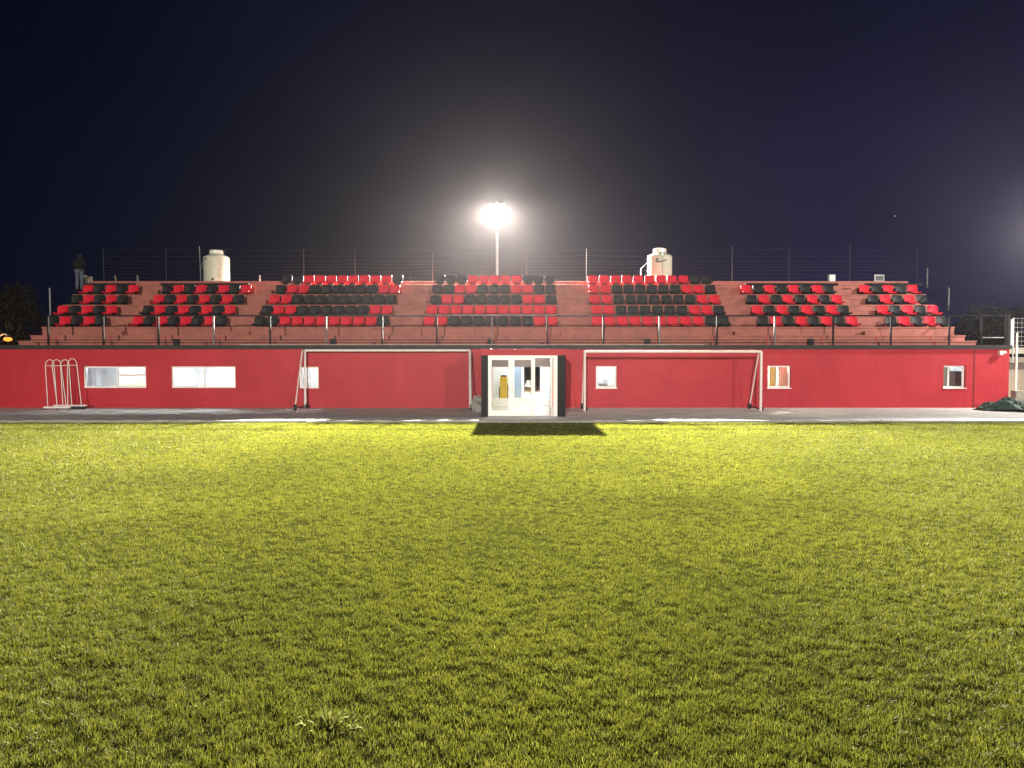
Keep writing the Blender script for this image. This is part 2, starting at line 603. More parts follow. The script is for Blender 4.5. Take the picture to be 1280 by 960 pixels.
def make_seat(colour):
    m = M['red'] if colour == 'R' else M['black']
    o = thing('stadium_seat', '', 'seat', (0, 0, 0), 'red and black plastic seats on the terraces')
    W = 0.268
    # pan: shallow dish, rolled down at the front, waisted towards the back
    g = []
    for i in range(7):
        v = i / 6
        y = -0.20 + 0.42 * v
        z0 = 0.105 - 0.03 * v + (-0.055 * (1 - v / 0.18) ** 2 if v < 0.18 else 0)
        row = []
        for j in range(7):
            u = j / 6 * 2 - 1
            w = W * (0.90 + 0.10 * math.sin(math.pi * min(1, v + 0.25)))
            row.append((u * w, y, z0 + 0.045 * abs(u) ** 3))
        g.append(row)
    MB().shell(g, 0.022).build('seat', m, o, smooth=True)
    # backrest: curved shell with rounded shoulders and a rolled top
    g = []
    for i in range(8):
        v = i / 7
        z = 0.10 + 0.365 * v
        y0 = 0.215 + 0.075 * v + (0.03 * ((v - 0.85) / 0.15) if v > 0.85 else 0)
        w = W * (0.97 - 0.02 * v if v < 0.78 else 0.955 - 0.085 * ((v - 0.78) / 0.22) ** 2)
        row = []
        for j in range(9):
            u = j / 8 * 2 - 1
            row.append((u * w, y0 - 0.05 * abs(u) ** 2.2, z - 0.012 * (abs(u) ** 5) * v))
        g.append(row)
    MB().shell(g, 0.02).build('backrest', m, o, smooth=True)
    k = MB()
    k.box(-0.15, 0.15, -0.06, 0.0, 0.0, 0.062)
    k.build('bracket', M['rail'], o)
    return o


protos, first_used = {}, {}
for c in 'RB':
    protos[c] = make_seat(c)
    first_used[c] = False
aisle_bounds = []
for bi, (bname, rows) in enumerate(blocks):
    xa, xb = [], []
    for ri, (p0, p1, pat) in enumerate(rows):
        y, z = RY[ri], RZ[ri]
        x0, x1 = X(p0, y), X(p1, y)
        xa.append(x0)
        xb.append(x1)
        for k, ch in enumerate(pat):
            x = x0 + (x1 - x0) * k / (len(pat) - 1)
            if not first_used[ch]:
                o = protos[ch]
                first_used[ch] = True
            else:
                o = copy_tree(protos[ch])
            o.location = (x + random.uniform(-0.008, 0.008), y + 0.08, z + 0.014)
            o.rotation_euler = (random.uniform(-0.02, 0.02), 0, random.uniform(-0.035, 0.035))
            o.scale = (1.0, 1.0, 1.1)
            nn = len(pat)
            where = num[k] + ' from left' if k < (nn + 1) // 2 else num[nn - 1 - k] + ' from right'
            o['label'] = f"{col_word[ch]} seat, {where} in {row_words[ri]} of {bname}"
    aisle_bounds.append((min(xa) - 0.33, max(xb) + 0.33))
    if len(rows) == 4:
        # bare mounting rail where the fifth row of seats is missing
        xc0, xc1 = X(rows[3][0], RY[4]) - 0.15, X(rows[3][1], RY[4]) + 0.3
        xc0 = max(xc0, TX0 + 0.25)
        MB().box(xc0, xc1, RY[4] - 0.16, RY[4] - 0.045, RZ[4] - 0.05, RZ[4] + 0.07).build('mounting_rail', M['rail'], gs)

# half steps on the aisles and the two end stairs
ab = [(TX0 - 0.26, TX0 - 0.022)] + [(aisle_bounds[i][1], aisle_bounds[i + 1][0]) for i in range(6)] + [(TX1 + 0.022, TX1 + 0.28)]
for ai, (a, c) in enumerate(ab):
    if c - a < 0.3:
        continue
    endstair = ai in (0, 7)
    for i in range(len(steps)):
        y, z = steps[i]
        zprev = steps[i - 1][1] if i else ZS
        if ai == 7 and i == 0:
            continue
        if ai == 0:
            a = TX0 - (0.75 if i >= 6 else 0.26)
        if endstair:
            y_end = steps[i + 1][0] if i + 1 < len(steps) else YB
            MB().box(a, c, y, y_end - 0.002, ZS + 0.004, z).build('stair_step', M['terrace'], gs)
        if i >= 2 or endstair:
            MB().box(a, c, y - 0.37, y - 0.036, zprev + 0.013, (zprev + z) / 2).build('stair_step', M['terrace'], gs)

# --- windows
def room(x0, x1, y1, z0=0.12, z1=2.5, m=M['plaster'], name='room'):
    y0 = YW + 0.225
    k = MB()
    k.add([(x0, y0, z0), (x1, y0, z0), (x1, y1, z0), (x0, y1, z0), (x0, y0, z1), (x1, y0, z1), (x1, y1, z1), (x0, y1, z1)],
          [(0, 1, 2, 3), (4, 7, 6, 5), (0, 3, 7, 4), (1, 5, 6, 2), (3, 2, 6, 7)])
    return k.build(name, m, gs)


def ceiling_lamp(x, y, label, L=1.2, z=2.48, m=M['tube']):
    o = thing('ceiling_lamp', label, 'lamp', (x, y, z), 'lit tube lamps inside the stand')
    MB().box(x - L / 2 - 0.04, x + L / 2 + 0.04, y - 0.09, y + 0.09, z - 0.03, z).build('housing', M['white'], o)
    MB().tube([(x - L / 2, y, z - 0.06), (x + L / 2, y, z - 0.06)], 0.022, 8).build('tube', m, o)
    return o


def window(h, split=None, recess=0.1, pane=M['glass'], fw=0.075, sill=True):
    x0, x1, z0, z1 = h
    y = YW + recess
    o = thing('window', '', None, (x0, y, z0))
    del_cat(o)
    o.parent = gs
    o.location = Vector((x0, y, z0)) - gs.location
    fr = MB()
    fr.box(x0, x1, y, y + 0.07, z1 - fw, z1 - 0.002).box(x0, x1, y, y + 0.07, z0 + 0.002, z0 + fw)
    fr.box(x0 + 0.002, x0 + fw, y + 0.001, y + 0.069, z0 + fw, z1 - fw).box(x1 - fw, x1 - 0.002, y + 0.001, y + 0.069, z0 + fw, z1 - fw)
    fr.build('frame', M['white'], o)
    xs = [x0 + fw, x1 - fw]
    if split:
        xm = x0 + (x1 - x0) * split
        MB().box(xm - 0.028, xm + 0.028, y + 0.004, y + 0.062, z0 + fw + 0.001, z1 - fw - 0.001).build('mullion', M['white'], o)
        xs = [x0 + fw, xm - 0.028, xm + 0.028, x1 - fw]
    for i in range(0, len(xs), 2):
        MB().box(xs[i] + 0.001, xs[i + 1] - 0.001, y + 0.03, y + 0.036, z0 + fw + 0.001, z1 - fw - 0.001).build('pane', pane, o)
    if sill:
        MB().box(x0 - 0.03, x1 + 0.03, YW - 0.035, y - 0.002, z0 - 0.03, z0 + 0.0025).build('sill', M['white'] if sill == 'w' else M['wall'], o)
    return o


def del_cat(o):
    for k in ('label', 'category'):
        if k in o:
            del o[k]


w1 = window(holes[0], 0.53, 0.05, sill=False)
w2 = window(holes[1], 0.50, 0.05, sill=False)
w3 = window(holes[2], 0.4, 0.07, sill=False)
w4 = window(holes[3], None, 0.09, pane=M['frost'], sill='w')
w5 = window(holes[4], 0.42, 0.13, sill='w')
w6 = window(holes[5], 0.3, 0.149, sill='w', fw=0.07)

ra = room(-20.2, -15.55, 36.6)
rb = room(-15.4, -11.2, 36.2)
rc = room(-10.4, -7.2, 35.4)
rd = room(2.9, 6.0, 35.0)
re_ = room(10.6, 13.6, 35.4)
rf = room(18.2, 20.9, 36.0)
ceiling_lamp(-17.9, 34.3, 'lit tube lamp in the room behind the leftmost wide window', 1.6)
ceiling_lamp(-13.3, 34.2, 'lit tube lamp in the room behind the second wide window', 1.6, m=M['tube2'])
ceiling_lamp(-8.8, 34.0, 'lit tube lamp in the room behind the goal post window', 1.2)
ceiling_lamp(4.4, 34.2, 'lit tube lamp in the room behind the frosted window', 0.9)
M['warmtube'] = emit('warm_tube_glow', (1.0, 0.82, 0.58), 12000)
M['dimtube'] = emit('dim_tube_glow', (0.9, 0.92, 1.0), 700)
ceiling_lamp(12.0, 34.2, 'warm lit tube lamp in the room behind the orange curtain', 0.9, m=M['warmtube'])
ceiling_lamp(19.4, 35.2, 'dim tube lamp in the room behind the last window on the right', 0.7, m=M['dimtube'])


def window_fill(px0, px1, py0, py1, y, m, name, label, cat, th=0.06, fold=0.0):
    x0, x1, z0, z1 = X(px0, y), X(px1, y), Z(py1, y), Z(py0, y)
    k = MB()
    if fold:
        nn = 22
        g = []
        for i in range(2):
            zz = z0 if i == 0 else z1
            g.append([(x0 + (x1 - x0) * j / nn, y + fold * math.sin(j * 1.35), zz) for j in range(nn + 1)])
        k.shell(g, 0.012)
        return tag(k.build(name, m, loc=(x0, y, z0), smooth=True), label, cat)
    k.box(x0, x1, y, y + th, z0, z1)
    return tag(k.build(name, m, loc=(x0, y, z0), bevel=0.008), label, cat)


# things seen through the windows
window_fill(149, 180, 459, 468, 34.85, M['ghostwhite'], 'wall_cabinet', 'grey wall cabinet above the tan board in the leftmost window', 'cabinet', 0.3)
window_fill(148, 181, 468.5, 483, 34.9, M['tan'], 'notice_board', 'tan board propped behind the right pane of the leftmost window', 'board', 0.03)
window_fill(108, 114, 458, 500, 35.2, M['ghostwhite'], 'locker', 'narrow grey locker at the left edge of the leftmost window', 'locker', 0.4)
window_fill(217, 231, 456, 489, 34.95, M['cream'], 'curtain', 'pale curtain gathered at the left of the second wide window', 'curtain', fold=0.03)
window_fill(961.5, 972, 456, 487, 33.15, M['curtain'], 'curtain', 'yellow orange curtain on the left side of the square window right of the goal', 'curtain', fold=0.02)
window_fill(973, 989, 459, 488, 33.3, M['curtain2'], 'curtain', 'pinkish curtain on the right side of the square window right of the goal', 'curtain', fold=0.02)
window_fill(1180, 1187, 456, 487, 33.2, M['curtain3'], 'curtain', 'pale curtain at the left of the last square window', 'curtain', fold=0.02)
window_fill(1187, 1204, 464, 489, 34.2, M['headgrey'], 'cabinet', 'dull grey cabinet behind the last square window', 'cabinet', 0.5)
# round backed chair shape behind the frosted pane
cx_, cz_ = X(755.5, 33.05), Z(479, 33.05)
k = MB()
k.lathe([(0.02, -0.55), (0.21, -0.5), (0.23, -0.1), (0.20, 0.1), (0.12, 0.2), (0.02, 0.24)], (cx_, 33.24, cz_), 20)
tag(k.build('water_drum', M['headgrey'], loc=(cx_, 33.28, cz_ - 0.55), smooth=True), 'rounded grey drum seen as a dim shape behind the frosted window', 'drum')

# ------------------------------------------------------------------ entrance porch
YP = 27.9
PZ = Z(436.2, YP)
pil_t = Z(444.2, YP)
pr = thing('entrance_porch', 'boxy red entrance porch with black pillars and white glazed doors', 'porch', ((porch_x0 + porch_x1) / 2, YP, ZP))
px0_, px1_ = porch_x0, porch_x1
xi0, xi1 = X(610, YP), X(697, YP)
MB().box(px0_ - 0.02, px1_ + 0.02, YP - 0.02, YW - 0.003, pil_t + 0.002, min(PZ, ZB - 0.003)).build('roof', M['wall'], pr, bevel=0.01)
MB().box(px0_, xi0 - 0.002, YP, YP + 0.3, ZP, pil_t).build('pillar', M['pillar'], pr, bevel=0.006)
MB().box(xi1 + 0.002, px1_, YP, YP + 0.3, ZP, pil_t).build('pillar', M['pillar'], pr, bevel=0.006)
MB().box(px0_ + 0.02, px0_ + 0.16, YP + 0.302, YW - 0.003, ZP, pil_t).build('side_wall', M['wall'], pr)
MB().box(px1_ - 0.16, px1_ - 0.02, YP + 0.302, YW - 0.003, ZP, pil_t).build('side_wall', M['wall'], pr)
# inner lining of the porch passage
MB().box(px0_ + 0.162, px0_ + 0.18, YP + 0.31, YW - 0.004, ZP, pil_t - 0.001).build('wall_lining', M['plaster'], pr)
MB().box(px1_ - 0.18, px1_ - 0.162, YP + 0.31, YW - 0.004, ZP, pil_t - 0.001).build('wall_lining', M['plaster'], pr)
zf0, zf1 = Z(522.3, YP), Z(445.4, YP)
yf = YP + 0.06
o = MB()
f1 = X(613.8, YP)
g1 = (X(614, YP), X(635.6, YP)); g2 = (X(643, YP), X(664, YP)); g3 = (X(668.9, YP), X(692, YP))
zg0, zg1 = Z(513.3, YP), Z(449.8, YP)
# fixed outer frame
k = MB()
k.box(xi0, xi1, yf, yf + 0.1, zf1 - 0.06, pil_t - 0.001)
k.box(xi0, xi0 + 0.06, yf + 0.001, yf + 0.099, ZP, zf1 - 0.061).box(g3[1], xi1, yf + 0.001, yf + 0.099, ZP, zf1 - 0.061)
k.box(g2[1] + 0.055, g3[0], yf + 0.001, yf + 0.099, ZP, zf1 - 0.061)
k.build('door_frame', M['white'], pr)
MB().box(xi0, xi1, yf - 0.06, yf + 0.2, ZP - 0.01, ZP + 0.02).build('threshold', M['kerb'], pr)


def leaf(x0, x1, gx0, gx1):
    d = MB()
    z0, z1 = ZP + 0.03, zf1 - 0.065
    d.box(x0, gx0, yf + 0.02, yf + 0.075, z0, z1).box(gx1, x1, yf + 0.02, yf + 0.075, z0, z1)
    d.box(gx0 + 0.001, gx1 - 0.001, yf + 0.021, yf + 0.074, z0, zg0).box(gx0 + 0.001, gx1 - 0.001, yf + 0.021, yf + 0.074, zg1, z1)
    lf = d.build('door', M['white'], pr)
    MB().box(gx0 + 0.002, gx1 - 0.002, yf + 0.045, yf + 0.051, zg0 + 0.001, zg1 - 0.001).build('pane', M['glass'], lf)
    return lf


l1 = leaf(xi0 + 0.062, (g1[1] + g2[0]) / 2 - 0.003, g1[0] + 0.012, g1[1])
l2 = leaf((g1[1] + g2[0]) / 2 + 0.003, g2[1] + 0.053, g2[0], g2[1])
for lf, xx in ((l1, g1[1] + 0.06), (l2, g2[0] - 0.06)):
    MB().tube([(xx, yf + 0.02, 1.0), (xx, yf - 0.03, 1.0), (xx, yf - 0.03, 1.18), (xx, yf + 0.02, 1.18)], 0.011, 8).build('handle', M['galv'], lf)
# third leaf stands open, swung into the passage
d = MB()
hx = g3[1] - 0.03
dw = g3[1] - g3[0] - 0.02
z0, z1 = ZP + 0.03, zf1 - 0.065
ya, yb_ = yf + 0.11, yf + 0.11 + dw
d.box(hx - 0.05, hx, ya, ya + 0.1, z0, z1).box(hx - 0.05, hx, yb_ - 0.1, yb_, z0, z1)
d.box(hx - 0.049, hx - 0.001, ya + 0.101, yb_ - 0.101, z0, z0 + 0.28).box(hx - 0.049, hx - 0.001, ya + 0.101, yb_ - 0.101, z1 - 0.1, z1)
l3 = d.build('door', M['white'], pr)
MB().box(hx - 0.028, hx - 0.022, ya + 0.102, yb_ - 0.102, z0 + 0.281, z1 - 0.101).build('pane', M['glass'], l3)
MB().tube([(hx - 0.05, yb_ - 0.05, 1.0), (hx - 0.1, yb_ - 0.05, 1.0), (hx - 0.1, yb_ - 0.05, 1.15), (hx - 0.05, yb_ - 0.05, 1.15)], 0.011, 8).build('handle', M['galv'], l3)

# hall behind the porch, running to the back of the stand
hx0, hx1 = -1.15, 2.6
YH = 40.3
FZ = ZP + 0.06
k = MB()
k.box(px0_ + 0.185, px1_ - 0.185, yf + 0.21, YW + 0.2, ZP, FZ - 0.02).box(hx0, hx1, YW + 0.225, YH, 0.0, FZ)
k.build('hall_floor', M['tile'], gs)
MB().box(hx0 - 0.1, hx0, YW + 0.225, YH, 0.0, 2.55).build('hall_wall', M['plaster'], gs)
MB().box(hx1, hx1 + 0.1, YW + 0.225, YH, 0.0, 2.55).build('hall_wall', M['plaster'], gs)
MB().box(hx0, hx1, YW + 0.225, YH, 2.5, 2.56).build('hall_ceiling', M['plaster'], gs)
# beam over the passage, grey brown render
MB().box(door_hole[0] - 0.02, door_hole[1] + 0.02, YW + 0.226, YW + 0.34, door_hole[3] - 0.03, 2.5).build('beam', M['headgrey'], gs)
MB().box(px0_ + 0.182, px1_ - 0.182, YW - 0.05, YW - 0.004, door_hole[3] - 0.06, pil_t - 0.01).build('beam', M['headgrey'], pr)
# far wall with an open doorway to the night
bk0, bk1 = X(655, YH), X(675.5, YH)
cells(MB(), [hx0, hx1], [FZ + 0.002, 2.5], [(bk0, bk1, 0.0, 2.1)], YH, YH + 0.12).build('hall_wall', M['plaster'], gs)
tag(MB().box(X(643, 39.9), X(652, 39.9), 39.9, 39.95, FZ, 2.1).build('blue_door', M['bluedoor'], loc=(X(643, 39.9), 39.9, FZ)), 'slate blue door leaf standing open at the far end of the lit hall', 'door')
tag(MB().box(X(677.5, 39.8), X(689, 39.8), 39.8, 39.86, FZ + 0.02, 2.05).build('pale_door', M['palebl'], loc=(X(677.5, 39.8), 39.8, FZ)), 'pale blue door leaf seen through the open entrance door', 'door')
yo = thing('container', 'yellow plastic container with dark sides inside the lit hall', 'container', (X(629.5, 38.5), 38.5, FZ))
yx0, yx1 = X(625, 38.5), X(634, 38.5)
MB().box(yx0, yx1, 38.4, 38.75, FZ + 0.04, Z(471, 38.5)).build('body', M['yellow'], yo, bevel=0.05)
MB().box(yx0 + 0.03, yx1 - 0.03, 38.45, 38.7, Z(471, 38.5) + 0.002, Z(469, 38.5)).build('lid', M['rubber'], yo, bevel=0.02)
MB().box(yx0 - 0.05, yx0 - 0.002, 38.45, 38.7, FZ + 0.04, FZ + 0.62).build('side_panel', M['rubber'], yo)
MB().box(yx1 + 0.002, yx1 + 0.06, 38.45, 38.7, FZ + 0.04, FZ + 0.75).build('side_panel', M['wood'], yo)
tb = thing('side_table', 'small brown table below the white sheet at the end of the hall', 'table', (X(660, 39.2), 39.2, FZ))
tx0, tx1 = X(655.5, 39.2), X(664, 39.2)
MB().box(tx0, tx1, 39.05, 39.4, FZ + 0.58, FZ + 0.62).build('tabletop', M['wood'], tb)
for lx in (tx0 + 0.03, tx1 - 0.03):
    for ly in (39.08, 39.37):
        MB().box(lx - 0.018, lx + 0.018, ly - 0.018, ly + 0.018, FZ, FZ + 0.578).build('leg', M['wood'], tb)
k = MB()
g = [[(tx0 + 0.0 + 0.26 * j / 5 + 0.03 * i, 39.12 + 0.03 * math.sin(i + j), FZ + 0.63 + 0.32 * i / 4) for j in range(6)] for i in range(5)]
tag(k.shell(g, 0.01).build('paper_sheet', M['paper'], loc=(tx0, 39.12, FZ + 0.63)), 'white sheet of paper propped on the hall table', 'paper')
ceiling_lamp(0.7, 35.2, 'lit tube lamp on the ceiling of the hall nearer the doors', 1.5, 2.49, M['tubehall'])
ceiling_lamp(0.7, 38.6, 'lit tube lamp on the ceiling at the far end of the hall', 1.5, 2.49, M['tubehall'])
ceiling_lamp(0.45, 30.6, 'lit tube lamp on the porch ceiling behind the glazed doors', 1.2, pil_t - 0.004, M['tubehall'])

# ------------------------------------------------------------------ railings
yr = YW - 0.02
rl = thing('front_railing', 'dark metal railing along the front edge of the stand walkway', 'railing', (0, yr, ZS))
posts = [61, 130, 198.5, 267.5, 338, 408, 478, 546, 615, 684, 754, 824, 896, 968, 1041, 1113, 1186, 1226, 1256]
zt = Z(394.6, yr)
for i, p in enumerate(posts):
    x = X(p, yr)
    MB().box(x - 0.035, x + 0.035, yr - 0.03, yr + 0.03, ZS + 0.001, zt - 0.03).build('post', M['post'] if i in (3, 5, 8, 11, 13) else M['rail'], rl)
MB().tube([(X(60, yr), yr, zt), (X(1257, yr), yr, zt)], 0.032, 8).build('top_rail', M['rail'], rl)
MB().tube([(X(32, yr), yr, Z(425, yr)), (X(1190, yr), yr, Z(425, yr))], 0.016, 6).build('lower_rail', M['rail'], rl)

sr = thing('stair_railing', 'dark sloping handrail beside the right end stairs of the stand', 'railing', (TX1 + 0.55, Y1, ZS))
xs_ = TX1 + 0.58
ya_, yb2 = 39.0, 33.9


def zst(py, y):
    return Z(py, y)


pT = Vector((X(1157, ya_), ya_, Z(334, ya_)))
pB = Vector((X(1226, yb2), yb2, Z(394.5, yb2)))
qT = Vector((X(1157, ya_), ya_, Z(356, ya_)))
qB = Vector((X(1226, yb2), yb2, Z(425, yb2)))
MB().tube([pT, pB], 0.032, 8).build('top_rail', M['rail'], sr)
MB().tube([qT, qB], 0.028, 8).build('lower_rail', M['rail'], sr)
for t, m in ((0.0, 'post'), (0.43, 'post'), (1.0, 'rail')):
    a, c = pT.lerp(pB, t), qT.lerp(qB, t)
    MB().tube([a, Vector((a.x, a.y, c.z - 0.15))], 0.032, 8).build('post', M[m], sr)
tag(MB().tube([(X(1226, yr + 0.9), yr + 0.9, Z(422, yr + 0.9)), (X(1256, yr + 0.9), yr + 0.9, Z(422, yr + 0.9))], 0.025, 6).build('pipe_rail', M['galv'], loc=(X(1240, yr + 0.9), yr + 0.9, Z(422, yr + 0.9))), 'short pale pipe rail at the right end of the walkway', 'rail')

# rear wire fence
yfn = 41.0
fn = thing('wire_fence', 'tall thin post and wire fence along the back of the stand', 'fence', (0, yfn, ZTOP))
fposts = [(64, 360), (130, 312), (208, 312), (282, 311), (380, 312), (444, 312), (541, 312), (658, 313), (733, 310), (824, 311), (915, 308), (986, 308), (1062, 306), (1146, 307)]
for (p, t) in fposts[1:]:
    x = X(p, yfn, 352)
    MB().tube([(x, yfn, ZTOP), (x, yfn, Z(t, yfn))], 0.016, 6).build('post', M['fpost'], fn)
k = MB()
xs0, xs1 = X(130, yfn), X(1146, yfn)
for py in (312, 320, 326, 330, 334, 338, 342.5, 347):
    z = Z(py, yfn)
    pts = []
    for (p, t) in fposts[1:]:
        pts.append((X(p, yfn), yfn - 0.03, z + random.uniform(-0.02, 0.02)))
    pp = []
    for a, c in zip(pts[:-1], pts[1:]):
        pp.append(a)
        pp.append(((a[0] + c[0]) / 2, yfn - 0.03, (a[2] + c[2]) / 2 - random.uniform(0.01, 0.07)))
    pp.append(pts[-1])
    k.tube(pp, 0.0026, 4)
k.build('wire', M['wire'], fn)
xp = X(64, 36.5)
tag(MB().tube([(xp, 36.5, ZS), (xp, 36.5, Z(360, 36.5))], 0.035, 6).build('metal_post', M['galv'], loc=(xp, 36.5, ZS)), 'lone grey metal post past the left end of the terraces', 'post')

# ------------------------------------------------------------------ floodlight mast
ym = 52.8
lampP = at(621.5, 262, ym)
ms = thing('floodlight_mast', 'slim grey mast with a cluster of blazing floodlights behind the stand', 'floodlight', (lampP.x, ym, 0))
MB().tube([(lampP.x, ym, 0), (lampP.x, ym, lampP.z + 0.5)], [0.12, 0.07], 10).build('pole', M['galv'], ms, smooth=True)
MB().box(lampP.x - 0.55, lampP.x + 0.55, ym - 0.11, ym - 0.05, lampP.z - 0.05, lampP.z + 0.03).build('crossarm', M['housing'], ms)
for (dx, dz) in ((-0.36, 0.2), (0.0, 0.24), (0.36, 0.2), (-0.3, -0.2), (0.3, -0.2), (0, -0.18)):
    c = Vector((lampP.x + dx, ym - 0.22, lampP.z + dz))
    tl = R(28)
    ax = Vector((0, -math.cos(tl), -math.sin(tl)))
    h = MB().tube([c - ax * 0.16, c - ax * 0.02, c + ax * 0.04], [0.06, 0.15, 0.165], 16).build('floodlight', M['housing'], ms, smooth=True)
    MB().tube([c + ax * 0.042, c + ax * 0.05], 0.15, 16).build('lens', M['lens'], h)

# ------------------------------------------------------------------ water tanks
def tank(pxc, pyb, pyt, pxw, label):
    y = 40.55
    base = at(pxc, pyb, y)
    r = pxw / 2 / FPX * y
    z0 = ZTOP
    Ht = Z(pyt, y) - z0
    o = thing('water_tank', label, 'water tank', (base.x, y, z0), 'cream water tanks on top of the stand')
    prof = [(r * 0.97, 0), (r, 0.03)]
    hb = Ht * 0.80
    nrib = 7
    for i in range(nrib):
        za, zb = 0.03 + (hb - 0.03) * i / nrib, 0.03 + (hb - 0.03) * (i + 1) / nrib
        prof += [(r * 0.985, za + 0.02), (r, za + 0.05), (r, zb - 0.03), (r * 0.985, zb)]
    prof += [(r * 0.97, hb + 0.03), (r * 0.80, hb + 0.09), (r * 0.56, hb + 0.17), (r * 0.52, hb + 0.19)]
    MB().lathe(prof, (base.x, y, z0), 36).build('body', M['tank'], o, smooth=True)
    zl = hb + 0.195
    MB().lathe([(r * 0.50, zl), (r * 0.53, zl + 0.02), (r * 0.53, Ht - 0.02), (r * 0.47, Ht)], (base.x, y, z0), 28).build('lid', M['lid'], o, smooth=True)
    return o, base.x, y, z0, r, Ht


t1, tx, ty, tz, tr, th = tank(271, 351, 313, 31, 'cream ribbed plastic water tank left of centre with bent inlet pipe and outlet')
MB().tube([(tx - tr - 0.10, ty - 0.2, tz + 0.95), (tx - tr * 0.82, ty - tr * 0.62, tz + th * 0.71), (tx - tr * 0.42, ty - tr * 0.96, tz + th * 0.76)], 0.028, 8).build('inlet_pipe', M['housing'], t1)
MB().tube([(tx + tr * 0.1, ty - tr * 0.95, tz + 0.40), (tx + tr * 0.1, ty - tr - 0.1, tz + 0.40)], 0.055, 10).build('outlet', M['tankmark'], t1)
MB().tube([(tx - tr - 0.10, ty - 0.2, tz), (tx - tr - 0.16, ty - 0.2, tz + th + 0.2)], 0.022, 6).build('vent_pipe', M['galv'], t1)
t2, tx, ty, tz, tr, th = tank(824.5, 351, 311, 30, 'cream water tank right of centre carrying a dark brown swoosh mark')


def on_tank(u, v, out=0.008):
    """u in -1..1 across the front, v height"""
    a = u * 0.9
    return (tx + (tr + out) * math.sin(a), ty - (tr + out) * math.cos(a), tz + v)


hm = th * 0.80
pts = [on_tank(-0.42 + 0.9 * i / 12, hm * 0.77 + 0.02 + 0.12 * (i / 12) ** 1.3 + (0.03 * math.sin(i * 1.9))) for i in range(13)]
k = MB().tube(pts, [0.04, 0.038, 0.035, 0.034, 0.03, 0.03, 0.028, 0.03, 0.026, 0.026, 0.022, 0.018, 0.012], 6)
ptc = [on_tank(-0.42 + 0.12 * math.cos(t), hm * 0.77 + 0.11 + 0.09 * math.sin(t)) for t in [R(30 + 22 * i) for i in range(12)]]
k.tube(ptc, 0.03, 6)
k.build('logo', M['tankmark'], t2)
MB().tube([(tx + 0.02, ty - tr - 0.02, tz), (tx + 0.03, ty - tr - 0.02, tz + th - 0.08)], 0.012, 6).build('sight_tube', M['housing'], t2)
MB().tube([(tx - tr - 0.42, ty - 0.3, tz), (tx - tr - 0.42, ty - 0.3, tz + 1.0), (tx - tr + 0.02, ty - 0.3, tz + 1.4)], 0.02, 6).build('inlet_pipe', M['housing'], t2)

# small items along the top of the stand
def top_item(name, px, m, label, cat, h, r, y=39.95, lean=0.0):
    x = X(px, y, 350)
    return tag(MB().tube([(x, y, ZTOP), (x + lean, y, ZTOP + h)], r, 8).build(name, m, loc=(x, y, ZTOP), smooth=True), label, cat)


top_item('pipe_stub', 172, M['post'], 'short white pipe stub on the parapet between the leftmost two seat blocks', 'pipe', 0.62, 0.045)
top_item('pipe_stub', 324.5, M['post'], 'short white pipe stub beside the stairs right of the left tank', 'pipe', 0.62, 0.045)
top_item('pipe_stub', 146.5, M['wood'], 'leaning reddish stub standing in for a broken chair above the leftmost seat block', 'pipe', 0.6, 0.04, lean=-0.12)  # plain tube added in place of a bent, broken chair
x = X(113, 40.0)
bx = thing('carton', 'pale cardboard carton left on top of the stand beside the person', 'box', (x, 40.0, ZTOP))
MB().box(x - 0.13, x + 0.16, 39.85, 40.1, ZTOP + 0.002, ZTOP + 0.55).build('body', M['beige'], bx, bevel=0.01)
MB().box(x - 0.17, x - 0.135, 39.85, 40.1, ZTOP + 0.5, ZTOP + 0.62).build('flap', M['beige'], bx)
x = X(1038, 40.0)
cb = thing('meter_box', 'small pale metal box on top of the stand above second right seat block', 'box', (x, 40.0, ZTOP))
MB().box(x - 0.16, x + 0.16, 39.9, 40.15, ZTOP + 0.002, ZTOP + 0.66).build('body', M['galv'], cb, bevel=0.012)
MB().box(x - 0.13, x + 0.13, 39.885, 39.898, ZTOP + 0.05, ZTOP + 0.6).build('door', M['lid'], cb)
x = X(1098, 40.0)
fl = thing('portable_floodlight', 'small tilted white framed lamp on top above rightmost seat block', 'floodlight', (x, 40.0, ZTOP))
fz = ZTOP + 0.30
k = MB()
w_, h_ = 0.24, 0.34
q = [Vector((x - w_ - 0.05, 39.95, fz)), Vector((x + w_ - 0.05, 39.95, fz)), Vector((x + w_ + 0.02, 40.1, fz + h_)), Vector((x - w_ + 0.02, 40.1, fz + h_))]
k.tube(q + [q[0]], 0.028, 6)
k.build('frame', M['white'], fl)
k = MB()
k.shell([[q[0] + Vector((0, .03, 0)), q[1] + Vector((0, .03, 0))], [q[3] + Vector((0, .03, 0)), q[2] + Vector((0, .03, 0))]], 0.02)
k.build('housing', M['housing'], fl)
MB().tube([(x, 40.12, ZTOP), (x, 40.08, fz + 0.05)], 0.025, 6).build('stand', M['galv'], fl)

